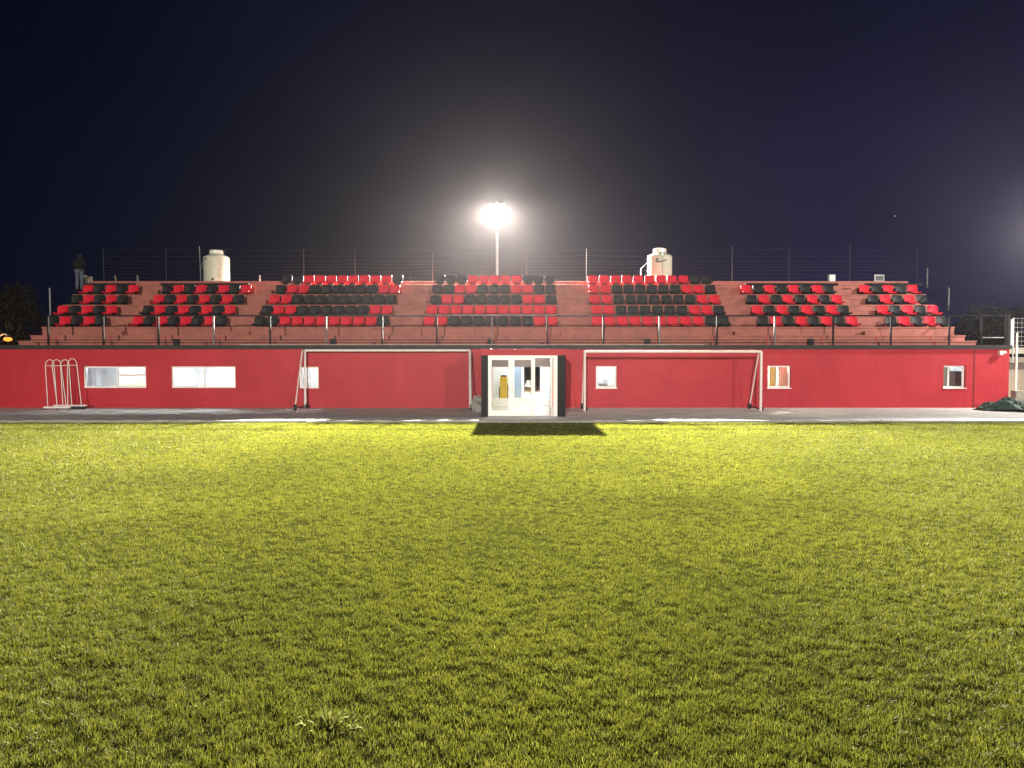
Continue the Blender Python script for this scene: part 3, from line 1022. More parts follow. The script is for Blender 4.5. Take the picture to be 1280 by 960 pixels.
# ------------------------------------------------------------------ goals
def goal(name, label, xl, xr, yp, yb, legl, legr, ztop, r=0.055):
    """xl/xr post positions, yp posts, yb where the slanted rear legs stand"""
    o = thing(name, label, 'goal', ((xl + xr) / 2, yp, ZP), 'white football goals standing against the wall')
    MB().tube([(xl, yp, ztop), (xr, yp, ztop)], r, 10).build('crossbar', M['goal'], o, smooth=True)
    sgn = 1 if yb > yp else -1
    for x, lx in ((xl, legl), (xr, legr)):
        MB().tube([(x, yp, ZP + 0.02), (x, yp, ztop)], r, 10).build('post', M['goal'], o, smooth=True)
        ex = x + (lx - x) * 0.25
        MB().tube([(x, yp, ztop), (ex, yp + sgn * 0.28, ztop - 0.0), (ex, yp + sgn * 0.36, ztop - 0.05), (lx, yb, ZP + 0.14)], 0.03, 8).build('stanchion', M['goal'], o, smooth=True)
        MB().tube([(x, yp + sgn * 0.05, ZP + 0.1), (lx, yb, ZP + 0.12)], 0.026, 8).build('base_bar', M['rail'], o)
        wl = MB().tube([(lx - 0.05, yb, ZP + 0.13), (lx + 0.05, yb, ZP + 0.13)], 0.13, 16).build('wheel', M['rubber'], o, smooth=True)
        MB().tube([(lx - 0.056, yb, ZP + 0.13), (lx + 0.056, yb, ZP + 0.13)], 0.05, 10).build('hub', M['galv'], wl)
        wl = MB().tube([(x - 0.035 + 0.09, yp + sgn * 0.1, ZP + 0.11), (x + 0.035 + 0.09, yp + sgn * 0.1, ZP + 0.11)], 0.11, 16).build('wheel', M['rubber'], o, smooth=True)
    return o


ypl, ybl = 32.4, 31.05
goal('football_goal', 'white wheeled goal turned back to front against the wall left of the porch',
     X(381, ypl), X(587.5, ypl), ypl, ybl, X(369, ybl, 512), X(589, ybl, 512), Z(438, ypl))
ypr, ybr = 30.6, 32.2
goal('football_goal', 'white wheeled goal facing the pitch against the wall right of the porch',
     X(731, ypr), X(951.5, ypr), ypr, ybr, X(727.5, ybr, 510), X(937, ybr, 510), Z(439.5, ypr))

# grey bundled net by the porch
k = MB()
cx_, cy_ = X(596, 30.4), 30.4
nu, nv = 22, 14
vs, fs = [], []
for i in range(nv + 1):
    ph = math.pi / 2 * i / nv
    for j in range(nu):
        t = 2 * math.pi * j / nu
        w = 1 + 0.22 * math.sin(3 * t + i) + 0.15 * math.sin(7 * t + 2 * i) + random.uniform(-0.06, 0.06)
        rr = math.cos(ph) ** 0.42 * 0.30 * w
        z = math.sin(ph) * 0.62 * (1 + 0.1 * math.sin(5 * t))
        if i == nv:
            rr, z = 0.012, 0.66
        vs.append((cx_ + rr * math.cos(t) * 0.72 + 0.03 * z, cy_ + rr * math.sin(t) * 0.9, ZP + z))
for i in range(nv):
    for j in range(nu):
        fs.append((i * nu + j, i * nu + (j + 1) % nu, (i + 1) * nu + (j + 1) % nu, (i + 1) * nu + j))
k.add(vs, fs)
tag(k.build('net_bundle', M['net'], loc=(cx_, cy_, ZP)), 'pale grey bundled net heaped beside the left porch pillar', 'net')

# ------------------------------------------------------------------ hoop frames of the free kick wall
yh = 31.9
fk = thing('free_kick_wall', 'thin white hoop frames on a low base leaning together by the left wall', 'training frame', (X(80, yh), yh, ZP))


def hz(px, py):
    p = at(px, py, yh)
    return Vector((p.x, yh, p.z))


hoops = [((56.7, 67.6), (59.8, 71.3), 449.5, 0.0), ((64.4, 75.2), (70.2, 77.4), 449.5, 0.05), ((73.6, 83.6), (77.2, 88.2), 449.5, 0.1), ((81.8, 93.6), (82.2, 99.3), 448.2, 0.15)]
hoops[1] = ((64.2, 75.4), (71.0, 82.0), 449.5, 0.05)
hoops[2] = ((74.0, 84.6), (77.0, 88.0), 449.5, 0.1)
for (ta, tb_), (ba, bb), pt, dy in hoops:
    pts = [hz(ba, 508.5), hz(ta, 457)]
    for i in range(1, 8):
        a = math.pi * i / 8
        pts.append(hz((ta + tb_) / 2 - (tb_ - ta) / 2 * math.cos(a), 457 - (457 - pt) * math.sin(a)))
    pts += [hz(tb_, 457), hz(bb, 508.5)]
    pts = [p + Vector((0, dy, 0)) for p in pts]
    MB().tube(pts, 0.017, 6).build('hoop', M['goal'], fk, smooth=True)
MB().tube([hz(56.7, 457.5), hz(93.6, 456.5) + Vector((0, 0.15, 0))], 0.013, 6).build('crossbar', M['goal'], fk)
za = ZP
MB().box(X(53.5, 31.75), X(86, 31.75), 31.70, 31.82, ZP + 0.05, ZP + 0.13).build('base', M['goal'], fk, bevel=0.01)
MB().box(X(66, 32.05), X(107, 32.05), 31.98, 32.12, ZP + 0.12, ZP + 0.18).build('base', M['goal'], fk, bevel=0.01)
MB().box(X(86, 31.85), X(104, 31.85), 31.83, 31.97, ZP + 0.0, ZP + 0.12).build('base', M['rubber'], fk, bevel=0.01)
for px in (54.5, 70, 84):
    MB().box(X(px, 31.75) - 0.03, X(px, 31.75) + 0.03, 31.71, 31.81, ZP, ZP + 0.05).build('foot', M['rubber'], fk)

# wall lamp at the right end
x = X(1250, YW)
wl = thing('wall_lamp', 'small white lamp fitting fixed under the slab at the right end of the wall', 'lamp', (x, YW, Z(442, YW)))
MB().box(x - 0.10, x + 0.06, YW - 0.16, YW - 0.003, Z(443.5, YW), Z(438.5, YW)).build('body', M['white'], wl, bevel=0.015)
MB().tube([(x + 0.06, YW - 0.1, Z(441, YW)), (x + 0.18, YW - 0.14, Z(440, YW))], [0.05, 0.07], 12).build('lamp_head', M['white'], wl, smooth=True)
MB().box(x - 0.62, x + 0.12, YW - 0.05, YW - 0.1 + 0.047, Z(437.2, YW) - 0.03, Z(437.2, YW)).build('conduit', M['white'], wl) if False else None

# ------------------------------------------------------------------ right end: tarpaulin, block, far building
k = MB()
nx_, ny_ = 46, 22
tx0, tx1, ty0, ty1 = X(1223, 31.3), X(1223, 31.3) + 5.0, 29.9, 32.2
g = []
for i in range(ny_):
    row = []
    v = i / (ny_ - 1)
    for j in range(nx_):
        u = j / (nx_ - 1)
        xx = tx0 + (tx1 - tx0) * u
        yy = ty0 + (ty1 - ty0) * v + (1 - u) * 0.0
        env = min(1, u / 0.16) ** 0.8 * math.sin(math.pi * (0.02 + 0.96 * v)) ** 0.6
        hgt = 0.34 + 0.22 * math.sin(u * 9 + v * 3) + 0.13 * math.sin(u * 23 - v * 9) + 0.09 * math.sin(u * 41 + v * 17) + 0.05 * random.uniform(-1, 1)
        ridge = 0.12 * abs(math.sin(u * 13 + v * 6)) ** 0.4
        squeeze = 0.35 + 0.65 * min(1, u / 0.25)
        yc = (ty0 + ty1) / 2 + 0.25
        row.append((xx, yc + (yy - yc) * squeeze, ZP + 0.02 + 0.72 * max(0.0, env * (hgt + ridge + 0.16 * abs(math.sin(u * 31 + 7 * v + 2 * math.sin(u * 8))) - 0.12 * (abs(math.sin(u * 19 - 11 * v)) < 0.3)))))
    g.append(row)
k.shell(g, 0.018)
tag(k.build('tarpaulin', M['tarp'], loc=(tx0, (ty0 + ty1) / 2, ZP), smooth=False), 'crumpled dark green tarpaulin heaped at the right end of the wall', 'tarpaulin')
yb3 = 33.2
xb0 = XR + 0.02
tag(MB().box(XR - 0.25 + 0.3, XR + 5, 32.4, 32.75, 0, Z(488.5, 32.4)).build('low_block_wall', M['block'], loc=(XR + 2, 32.4, 0), bevel=0.02), 'low rough concrete block wall behind the green tarpaulin', 'wall')
bl = thing('side_building', 'weathered building with cream floor bands past the right end of the stand', 'building', (30, 40, 0))
ys = 40.0
xa_, xe = X(1255, ys), X(1255, ys) + 14
MB().box(xa_, xe, ys, ys + 5, 0, Z(462, ys)).build('wall', M['beige'], bl)
MB().box(xa_, xe, ys + 0.15, ys + 5, Z(462, ys) + 0.002, Z(447, ys)).build('upper_wall', M['brick'], bl)
MB().box(xa_ - 0.05, xe, ys - 0.1, ys + 5, Z(453, ys), Z(446.5, ys)).build('band', M['beige'], bl)
MB().box(xa_ - 0.05, xe, ys - 0.25, ys + 5, Z(442, ys), Z(434.5, ys)).build('roof_slab', M['cream'], bl)
for px in (1258, 1290, 1330):
    xx = X(px, ys)
    MB().box(xx - 0.12, xx + 0.12, ys - 0.05, ys + 0.14, Z(446.5, ys), Z(442, ys)).build('column', M['beige'], bl)
tag(MB().tube([(X(1270.5, 36), 36, 0), (X(1270.5, 36), 36, Z(416, 36))], 0.05, 8).build('fence_post', M['cream'], loc=(X(1270.5, 36), 36, 0)), 'thin pale post in front of the side building', 'post')
xx = X(1263.5, 34)
tag(MB().tube([(xx, 34, ZS), (xx, 34, Z(402, 34)), (xx, 34, Z(399, 34))], [0.085, 0.085, 0.05], 12).build('white_bollard', M['white'], loc=(xx, 34, ZS), smooth=True), 'white round topped post at the right corner of the stand walkway', 'post')
xx2 = X(1258.5, 34)
tag(MB().box(xx2 - 0.07, xx2 + 0.07, 33.9, 34.05, ZS, Z(393, 34)).build('dark_post', M['rail'], loc=(xx2, 34, ZS)), 'thick dark post ending the railing beside the white post', 'post')
mf = thing('mesh_panel', 'grey mesh fence panel above the side building at the right edge', 'fence', (X(1266, 38), 38, 2.5))
k = MB()
x0, x1 = X(1266, 38), X(1266, 38) + 5
for i in range(7):
    z = Z(432, 38) + (Z(398, 38) - Z(432, 38)) * i / 6
    k.tube([(x0, 38, z), (x1, 38, z)], 0.012, 5)
for i in range(24):
    xx = x0 + (x1 - x0) * i / 23
    k.tube([(xx, 38.02, Z(432, 38)), (xx, 38.02, Z(398, 38))], 0.010, 5)
k.build('mesh', M['galv'], mf)
for xx in (x0, x0 + 2.5, x1):
    MB().tube([(xx, 38, 2.0), (xx, 38, Z(397, 38))], 0.035, 8).build('post', M['galv'], mf)

# ------------------------------------------------------------------ trees
def tree(name, label, base, height, rad, m, n_leaf, seed, squash=0.8, trunk=0.14, group=None):
    rr = random.Random(seed)
    o = thing(name, label, 'tree', base, group)
    bx, by, bz = base
    k = MB()
    k.tube([(bx, by, bz), (bx + 0.1, by, bz + height * 0.35), (bx + 0.05, by + 0.1, bz + height * 0.7)], [trunk, trunk * 0.75, trunk * 0.35], 8)
    lob = []
    for i in range(11):
        a = rr.uniform(0, 6.28)
        d = rr.uniform(0.15, 0.8) * rad
        zc = bz + height * rr.uniform(0.42, 0.88)
        q = Vector((bx + d * math.cos(a), by + d * math.sin(a), zc))
        lob.append((q, rr.uniform(0.28, 0.5) * rad))
        k.tube([(bx + 0.07, by, bz + height * 0.4), (bx + (q.x - bx) * 0.5, by + (q.y - by) * 0.5, bz + (zc - bz) * 0.8), q], [trunk * 0.45, trunk * 0.3, 0.02], 6)
    k.build('trunk', M['bark'], o)
    V, F = [], []
    for i in range(n_leaf):
        q, r = lob[rr.randrange(len(lob))]
        d = Vector((rr.gauss(0, 1), rr.gauss(0, 1), rr.gauss(0, 1)))
        d = d.normalized() * r * rr.uniform(0.5, 1.12)
        d.z *= squash
        c = q + d
        s = rr.uniform(0.07, 0.16)
        u = Vector((rr.gauss(0, 1), rr.gauss(0, 1), rr.gauss(0, 1))).normalized()
        w = u.orthogonal().normalized()
        o_ = len(V)
        V += [c - u * s, c + w * s * 0.45, c + u * s, c - w * s * 0.45]
        F.append((o_, o_ + 1, o_ + 2, o_ + 3))
    MB().add(V, F).build('crown', m, o)
    return o


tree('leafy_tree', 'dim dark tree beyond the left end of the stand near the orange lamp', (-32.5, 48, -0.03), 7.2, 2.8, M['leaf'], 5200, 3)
tree('leafy_tree', 'tree with lamplight painted into its leaves, beyond the right handrail of the stand', (X(1236, 46), 46, -0.03), 5.6, 2.4, M['leafr'], 5200, 5)
tree('leafy_tree', 'second tree with lamplight painted into its leaves, behind the white post at the right end', (X(1275, 50), 50, -0.03), 5.8, 2.6, M['leafr'], 4200, 8)

# sodium street lamp far left
yl = 44
p = at(10, 424, yl)
p0_sl = p
sl = thing('street_lamp', 'orange sodium street lamp glowing beyond the left end of the stand', 'street lamp', (p.x, yl, -0.03))
MB().tube([(p.x - 0.6, yl, -0.03), (p.x - 0.6, yl, p.z + 0.1), (p.x - 0.3, yl, p.z + 0.3), (p.x, yl, p.z + 0.25)], 0.05, 8).build('pole', M['galv'], sl)
MB().tube([(p.x, yl, p.z + 0.24), (p.x, yl, p.z + 0.1)], [0.06, 0.2], 12).build('lamp_shade', M['housing'], sl)
MB().lathe([(0.02, -0.13), (0.17, -0.09), (0.24, 0.0), (0.17, 0.09), (0.02, 0.13)], (p.x, yl - 0.02, p.z), 14).build('bulb', M['sodium'], sl, smooth=True)

# ------------------------------------------------------------------ person on the left end of the top step
def skin_mesh(name, verts, edges, radii, m, parent, root=0, sub=2, loc=(0, 0, 0)):
    me = bpy.data.meshes.new(name)
    me.from_pydata([tuple(Vector(v)) for v in verts], edges, [])
    ob = bpy.data.objects.new(name, me)
    C.objects.link(ob)
    sk = ob.modifiers.new('skin', 'SKIN')
    sk.use_smooth_shade = True
    for i, r in enumerate(radii):
        r = r if isinstance(r, tuple) else (r, r)
        me.skin_vertices[0].data[i].radius = r
        me.skin_vertices[0].data[i].use_root = (i == root)
    ss = ob.modifiers.new('sub', 'SUBSURF')
    ss.levels = ss.render_levels = sub
    dg = bpy.context.evaluated_depsgraph_get()
    me2 = bpy.data.meshes.new_from_object(ob.evaluated_get(dg))
    bpy.data.objects.remove(ob)
    me2.name = name
    for pl in me2.polygons:
        pl.use_smooth = True
    me2.materials.clear()
    me2.materials.append(m)
    o = bpy.data.objects.new(name, me2)
    C.objects.link(o)
    if parent is not None:
        o.parent = parent
    return o


pz = RZ[4] - RI / 2
py_ = RY[4] - 0.2
pxp = X(99, py_, 340)
pe = thing('person', 'person in dark hooded jacket and pale jeans, back turned, at top left of stand', 'person', (pxp, py_, pz))
sc_ = (Z(316.5, py_) - pz) / 1.78
# +y is away from the camera: the person looks away, towards +y; arms bent forward
Jt = {
    'pel': (0, 0, 0.95), 'wa': (0, 0.0, 1.1), 'ch': (0, 0.0, 1.32), 'ne': (0, 0.02, 1.48), 'he0': (0, 0.05, 1.56), 'he': (0, 0.06, 1.66), 'ht': (0, 0.05, 1.75),
    'hl': (-0.095, 0, 0.90), 'kl': (-0.11, 0.02, 0.49), 'al': (-0.115, -0.02, 0.09), 'tl': (-0.125, 0.13, 0.035),
    'hr': (0.095, 0, 0.90), 'kr': (0.11, 0.02, 0.49), 'ar': (0.115, -0.02, 0.09), 'tr': (0.125, 0.13, 0.035),
    'sl': (-0.18, 0.0, 1.42), 'el': (-0.27, -0.02, 1.15), 'wl': (-0.12, 0.22, 1.12),
    'sr': (0.18, 0.0, 1.42), 'er': (0.27, -0.02, 1.15), 'wr': (0.12, 0.22, 1.12),
}
names = list(Jt)
rad = {'pel': (0.15, 0.11), 'wa': (0.135, 0.10), 'ch': (0.16, 0.11), 'ne': 0.055, 'he0': 0.07, 'he': 0.095, 'ht': 0.06,
       'hl': 0.085, 'kl': 0.058, 'al': 0.04, 'tl': 0.035, 'hr': 0.085, 'kr': 0.058, 'ar': 0.04, 'tr': 0.035,
       'sl': 0.06, 'el': 0.042, 'wl': 0.028, 'sr': 0.06, 'er': 0.042, 'wr': 0.028}
ed = [('pel', 'wa'), ('wa', 'ch'), ('ch', 'ne'), ('ne', 'he0'), ('he0', 'he'), ('he', 'ht'), ('pel', 'hl'), ('hl', 'kl'), ('kl', 'al'), ('al', 'tl'),
      ('pel', 'hr'), ('hr', 'kr'), ('kr', 'ar'), ('ar', 'tr'), ('ch', 'sl'), ('sl', 'el'), ('el', 'wl'), ('ch', 'sr'), ('sr', 'er'), ('er', 'wr')]
V = [Vector(Jt[n]) for n in names]
E = [(names.index(a), names.index(c)) for a, c in ed]
Rr = [rad[n] for n in names]
for side, w in ((-1, 'wl'), (1, 'wr')):
    base = Vector(Jt[w])
    pi_ = len(V)
    V.append(base + Vector((-side * 0.035, 0.05, 0)))
    Rr.append((0.032, 0.018))
    E.append((names.index(w), pi_))
    for f in range(4):
        off = (f - 1.5) * 0.018
        V.append(V[pi_] + Vector((-side * 0.02, 0.035, off)))
        V.append(V[pi_] + Vector((-side * 0.045, 0.055 - 0.004 * abs(f - 1), off)))
        V.append(V[pi_] + Vector((-side * 0.065, 0.045, off)))
        Rr += [0.009, 0.0085, 0.007]
        k0 = len(V) - 3
        E += [(pi_, k0), (k0, k0 + 1), (k0 + 1, k0 + 2)]
    V.append(base + Vector((-side * 0.02, 0.03, 0.035)))
    V.append(base + Vector((-side * 0.045, 0.055, 0.05)))
    Rr += [0.010, 0.008]
    E += [(pi_, len(V) - 2), (len(V) - 2, len(V) - 1)]
skin_mesh('body', [v * sc_ for v in V], E, [tuple(a * sc_ for a in r) if isinstance(r, tuple) else r * sc_ for r in Rr], M['skin'], pe)


def sub_skin(name, ns, over, m, extra=None, root=0):
    vs = [Vector(Jt[n]) * sc_ for n in ns]
    es = [(ns.index(a), ns.index(c)) for a, c in ed if a in ns and c in ns]
    rs = []
    for n in ns:
        r = rad[n]
        r = r if isinstance(r, tuple) else (r, r)
        rs.append(tuple((a + over.get(n, over['*'])) * sc_ for a in r))
    return skin_mesh(name, vs, es, rs, m, pe, root)


sub_skin('jeans', ['pel', 'hl', 'kl', 'al', 'hr', 'kr', 'ar'], {'*': 0.022, 'al': 0.035, 'ar': 0.035, 'pel': 0.01}, M['denim'])
sub_skin('jacket', ['pel', 'wa', 'ch', 'ne', 'sl', 'el', 'wl', 'sr', 'er', 'wr'], {'*': 0.03, 'pel': 0.055, 'wa': 0.06, 'ch': 0.045, 'wl': 0.012, 'wr': 0.012}, M['jacket'])
k = MB().lathe([(0.14, 0.0), (0.135, 0.06), (0.128, 0.14), (0.128, 0.21), (0.115, 0.27), (0.08, 0.315), (0.01, 0.33)], (0, 0, 0), 18)
hd = bpy.data.meshes.new('hood')
hd.from_pydata([((v[0]) * sc_, (v[1] * 1.05 + 0.03) * sc_, (v[2] + 1.46) * sc_) for v in k.v], [], k.f)
for pl in hd.polygons:
    pl.use_smooth = True
hd.materials.append(M['hood'])
ho = bpy.data.objects.new('hood', hd)
C.objects.link(ho)
ho.parent = pe
for side in (-1, 1):
    k = MB()
    x = side * 0.118 * sc_
    k.tube([(x, -0.09 * sc_, 0.045), (x, 0.0, 0.055), (x * 1.04, 0.12 * sc_, 0.045), (x * 1.05, 0.19 * sc_, 0.035)], [0.035, 0.052, 0.048, 0.026], 10)
    me = bpy.data.meshes.new('shoe')
    me.from_pydata(k.v, [], k.f)
    me.materials.append(M['shoe'])
    so = bpy.data.objects.new('shoe', me)
    C.objects.link(so)
    so.parent = pe

# ------------------------------------------------------------------ grass
def vnoise(x, y, s, seed):
    r = np.random.default_rng(seed)
    tab = r.random((256, 256))
    xs, ys = x / s + 1000, y / s + 1000
    xi, yi = np.floor(xs).astype(int), np.floor(ys).astype(int)
    fx, fy = xs - xi, ys - yi
    fx, fy = fx * fx * (3 - 2 * fx), fy * fy * (3 - 2 * fy)
    t = lambda a, b: tab[a % 256, b % 256]
    return (t(xi, yi) * (1 - fx) * (1 - fy) + t(xi + 1, yi) * fx * (1 - fy) + t(xi, yi + 1) * (1 - fx) * fy + t(xi + 1, yi + 1) * fx * fy)


def grass_field():
    Vs, tri, tint = [], [], []
    off = 0
    for (d0, d1, dens, h0, w0, segs) in ((2.0, 7.5, 11000, 0.030, 0.0042, 2), (7.5, 13, 5200, 0.031, 0.0054, 1), (13, 19, 2300, 0.034, 0.0080, 1), (19, YK - 0.01, 1200, 0.038, 0.012, 1)):
        # neighbouring densities fade into each other over a few metres
        r0 = 0.0 if d0 < 4 else 0.16 * d0
        r1 = 0.0 if d1 > 25 else 0.16 * d1
        a0, a1 = d0 - r0, d1 + r1
        area = 0.72 * (a1 * a1 - a0 * a0) + 12.0 * (a1 - a0)
        n = int(area * dens)
        # depth drawn so that the widening strip |x| < 0.72 y + 6 is covered evenly
        q_ = 0.72 * a0 * a0 + 12.0 * a0 + rng.random(n) * area
        y = (-12.0 + np.sqrt(144.0 + 2.88 * q_)) / 1.44
        x = (rng.random(n) * 2 - 1) * (0.72 * y + 6.0)
        cl = 0.62 * vnoise(x, y, 0.07, 1) + 0.28 * vnoise(x, y, 0.19, 2) + 0.10 * vnoise(x, y, 0.9, 3)
        keep = rng.random(n) < np.clip((cl - 0.17) * 2.6, 0.24, 1.0)
        if r0:
            keep &= rng.random(n) < np.clip((y - a0) / (2 * r0), 0, 1)
        if r1:
            keep &= rng.random(n) < np.clip((a1 - y) / (2 * r1), 0, 1)
        x, y, cl = x[keep], y[keep], cl[keep]
        n = len(x)
        big = vnoise(x, y, 2.3, 4)
        h = h0 * (0.45 + 0.9 * rng.random(n)) * (0.65 + 0.7 * cl)
        a = rng.random(n) * 2 * np.pi
        lean = h * (0.25 + 0.85 * rng.random(n))
        lx, ly = np.cos(a) * lean, np.sin(a) * lean
        wa = a + np.pi / 2 + rng.normal(0, 0.5, n)
        w = w0 * (0.6 + 0.7 * rng.random(n)) * 0.5
        wx, wy = np.cos(wa) * w, np.sin(wa) * w
        tn = np.clip(0.12 + 0.35 * rng.random(n) + 0.5 * (cl - 0.5) + 0.2 * (big - 0.45) + (rng.random(n) < 0.06) * 0.35, 0, 1)
        z = np.zeros(n)
        if segs == 2:
            P = np.stack([np.stack([x - wx, y - wy, z], 1), np.stack([x + wx, y + wy, z], 1),
                          np.stack([x + lx * .35 + wx * .85, y + ly * .35 + wy * .85, h * .62], 1), np.stack([x + lx * .35 - wx * .85, y + ly * .35 - wy * .85, h * .62], 1),
                          np.stack([x + lx, y + ly, h], 1)], 1).reshape(-1, 3)
            b0 = off + np.arange(n) * 5
            T_ = np.concatenate([np.stack([b0, b0 + 1, b0 + 2], 1), np.stack([b0, b0 + 2, b0 + 3], 1), np.stack([b0 + 3, b0 + 2, b0 + 4], 1)])
            tint.append(np.repeat(tn, 5))
            off += n * 5
        else:
            P = np.stack([np.stack([x - wx, y - wy, z], 1), np.stack([x + wx, y + wy, z], 1), np.stack([x + lx * .8, y + ly * .8, h], 1)], 1).reshape(-1, 3)
            b0 = off + np.arange(n) * 3
            T_ = np.stack([b0, b0 + 1, b0 + 2], 1)
            tint.append(np.repeat(tn, 3))
            off += n * 3
        Vs.append(P)
        tri.append(T_)
    V = np.concatenate(Vs).astype(np.float32)
    Tt = np.concatenate(tri).astype(np.int32)
    ti = np.concatenate(tint).astype(np.float32)
    me = bpy.data.meshes.new('grass')
    me.vertices.add(len(V))
    me.vertices.foreach_set('co', V.ravel())
    nf = len(Tt)
    me.loops.add(nf * 3)
    me.loops.foreach_set('vertex_index', Tt.ravel())
    me.polygons.add(nf)
    me.polygons.foreach_set('loop_start', np.arange(nf, dtype=np.int32) * 3)
    me.update(calc_edges=True)
    at_ = me.attributes.new('tint', 'FLOAT', 'POINT')
    at_.data.foreach_set('value', ti)
    me.materials.append(M['blade'])
    o = bpy.data.objects.new('grass', me)
    C.objects.link(o)
    tag(o, 'short yellow green mown grass covering the football pitch', 'grass', kind='stuff')


grass_field()


def weed(loc, label, n, spread, L, seed, name='weed'):
    rr = random.Random(seed)
    k = MB()
    for i in range(n):
        a = rr.uniform(0, 6.28)
        d = rr.uniform(0, spread)
        bx, by = loc[0] + d * math.cos(a) * 1.4, loc[1] + d * math.sin(a)
        l = L * rr.uniform(0.5, 1.1)
        el = rr.uniform(0.35, 1.2)
        dirv = Vector((math.cos(a) * math.cos(el), math.sin(a) * math.cos(el), math.sin(el)))
        w = Vector((-math.sin(a), math.cos(a), 0)) * rr.uniform(0.006, 0.011)
        p0 = Vector((bx, by, loc[2]))
        p1 = p0 + dirv * l * 0.55
        p2 = p0 + dirv * l + Vector((0, 0, -l * 0.25))
        k.add([p0 - w * 0.5, p0 + w * 0.5, p1 + w, p1 - w, p2], [(0, 1, 2, 3), (3, 2, 4)])
    return tag(k.build(name, M['weed'], loc=loc), label, 'weed')


p = at(412, 915, 4.6)
weed((p.x, 4.62, 0.0), 'pale broad leaved weed clump standing out of the near grass', 60, 0.15, 0.10, 4)
p = (X(1100, YK - 0.05), YK - 0.06, 0)
weed(p, 'ragged weed tuft growing along the kerb near the last square window', 60, 0.30, 0.22, 9)
p = (X(1175, YK - 0.05), YK - 0.06, 0)
weed(p, 'low weed tuft along the kerb nearer the green tarpaulin', 34, 0.3, 0.12, 10)

# a single star
p = at(1119, 270, 1400)
tag(MB().lathe([(0.05, -0.9), (0.6, -0.6), (0.9, 0), (0.6, 0.6), (0.05, 0.9)], p, 12).build('star', emit('star_glow', (0.9, 0.9, 1.0), 1.1), loc=p, smooth=True), 'single small star in the night sky above the right end of the stand', 'star')

# ------------------------------------------------------------------ lights
light('sodium_lamp', 'POINT', (p0_sl.x, 43.7, p0_sl.z - 0.1), 260, (1.0, 0.4, 0.1), radius=0.15)
# floodlight cluster on the mast behind the stand
MC = (1.0, 0.955, 0.86)
light('mast_floodlight', 'SPOT', (lampP.x, ym - 0.45, lampP.z + 0.12), 390000, MC, (lampP.x, 34, 0), R(102), 1.0, 0.35)
for ax_ in (-12.5, -1, 10.5):
    light('mast_beam', 'SPOT', (lampP.x + ax_ * 0.02, ym - 0.45, lampP.z + 0.1), 930000 if ax_ == -1 else 560000, MC, (ax_, 30, 0), R(52), 1.0, 0.2)
# the two floodlight masts across the pitch, behind the photographer
light('far_floodlight_left', 'SPOT', (-6.8, -45, 11.8), 170000, (1.0, 0.95, 0.87), (0, 32, 2), R(80), 0.5, 0.4)
light('far_floodlight_right', 'SPOT', (26, -45, 13.5), 62000, (1.0, 0.95, 0.87), (0, 32, 2), R(80), 0.5, 0.4)
# corner floodlight just past the right edge of the photo
light('corner_pitch_floodlight', 'SPOT', (X(1306, 36), 36, 8.2), 150000, (0.90, 0.92, 1.0), (-1, -3, 3), R(62), 1.0, 0.3)
light('corner_floodlight', 'SPOT', (28.0, 30.4, 8.0), 10500, (1.0, 0.97, 0.93), (19, 29, 0), R(165), 0.6, 0.3)

# ------------------------------------------------------------------ added haze
MBh = MB().box(-320, 320, -320, 320, -1.95, 14.5)
hz_o = MBh.build('haze', None) if False else None
me = bpy.data.meshes.new('haze')
me.from_pydata(MBh.v, [], MBh.f)
hm_ = bpy.data.materials.new('added_glow_haze')
N, L = nt(hm_)
N.remove(N['Principled BSDF'])
pv = N.new('ShaderNodeVolumePrincipled')
pv.inputs['Color'].default_value = (0.95, 0.86, 0.86, 1)
pv.inputs['Density'].default_value = 0.000033  # volume added so that the floodlight gets a lens-like glow
pv.inputs['Anisotropy'].default_value = 0.76
L.new(pv.outputs[0], N['Material Output'].inputs['Volume'])
me.materials.append(hm_)
ho = bpy.data.objects.new('haze', me)
C.objects.link(ho)
tag(ho, 'thin haze added to give the glow round the floodlight', 'haze', kind='stuff')

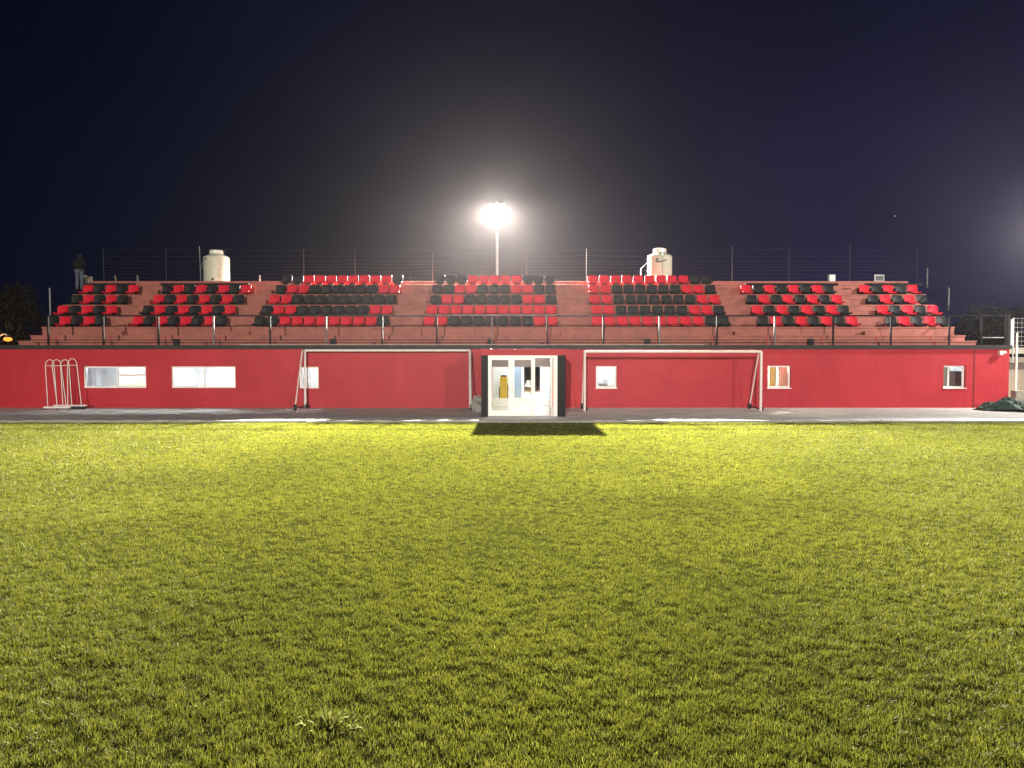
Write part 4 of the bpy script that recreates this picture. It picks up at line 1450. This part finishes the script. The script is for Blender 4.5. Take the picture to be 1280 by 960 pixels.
# ------------------------------------------------------------------ night sky
w = bpy.data.worlds.new('World')
S.world = w
w.use_nodes = True
N, L = w.node_tree.nodes, w.node_tree.links
bg = N['Background']
tc = N.new('ShaderNodeTexCoord')
sx = N.new('ShaderNodeSeparateXYZ')
L.new(tc.outputs['Generated'], sx.inputs[0])
r = N.new('ShaderNodeValToRGB')
r.color_ramp.elements[0].position = 0.0
r.color_ramp.elements[0].color = (0.0008, 0.0020, 0.0098, 1)
r.color_ramp.elements[1].position = 0.45
r.color_ramp.elements[1].color = (0.0008, 0.0019, 0.0108, 1)
L.new(sx.outputs['Z'], r.inputs[0])
n = N.new('ShaderNodeTexNoise')
n.inputs['Scale'].default_value = 2.2
n.inputs['Detail'].default_value = 5
L.new(tc.outputs['Generated'], n.inputs['Vector'])
mr = N.new('ShaderNodeMapRange')
mr.inputs['From Min'].default_value = 0.3
mr.inputs['From Max'].default_value = 0.75
mr.inputs['To Min'].default_value = 0.75
mr.inputs['To Max'].default_value = 1.5
L.new(n.outputs['Fac'], mr.inputs['Value'])
mx = N.new('ShaderNodeMapRange')
mx.inputs['From Min'].default_value = -0.25
mx.inputs['From Max'].default_value = 0.65
mx.interpolation_type = 'SMOOTHSTEP'
L.new(sx.outputs['X'], mx.inputs['Value'])
gl = N.new('ShaderNodeMixRGB')
gl.inputs[2].default_value = (0.0150, 0.0130, 0.043, 1)
mz = N.new('ShaderNodeMapRange')
mz.inputs['From Min'].default_value = 0.08
mz.inputs['From Max'].default_value = 0.42
mz.inputs['To Min'].default_value = 1.0
mz.inputs['To Max'].default_value = 0.2
L.new(sx.outputs['Z'], mz.inputs['Value'])
mm = N.new('ShaderNodeMath')
mm.operation = 'MULTIPLY'
L.new(mx.outputs[0], mm.inputs[0])
L.new(mz.outputs[0], mm.inputs[1])
L.new(mm.outputs[0], gl.inputs[0])
L.new(r.outputs[0], gl.inputs[1])
L.new(gl.outputs[0], bg.inputs['Color'])
L.new(mr.outputs[0], bg.inputs['Strength'])

# ------------------------------------------------------------------ render settings
S.view_settings.view_transform = 'Standard'
S.view_settings.look = 'None'
S.view_settings.exposure = 0
S.view_settings.gamma = 1
S.render.engine = 'CYCLES'
cy = S.cycles
cy.use_denoising = True
try:
    cy.denoiser = 'OPENIMAGEDENOISE'
except Exception:
    pass
cy.max_bounces = 8
cy.diffuse_bounces = 3
cy.glossy_bounces = 3
cy.transparent_max_bounces = 24
cy.volume_bounces = 0
cy.sample_clamp_indirect = 6
cy.use_light_tree = True
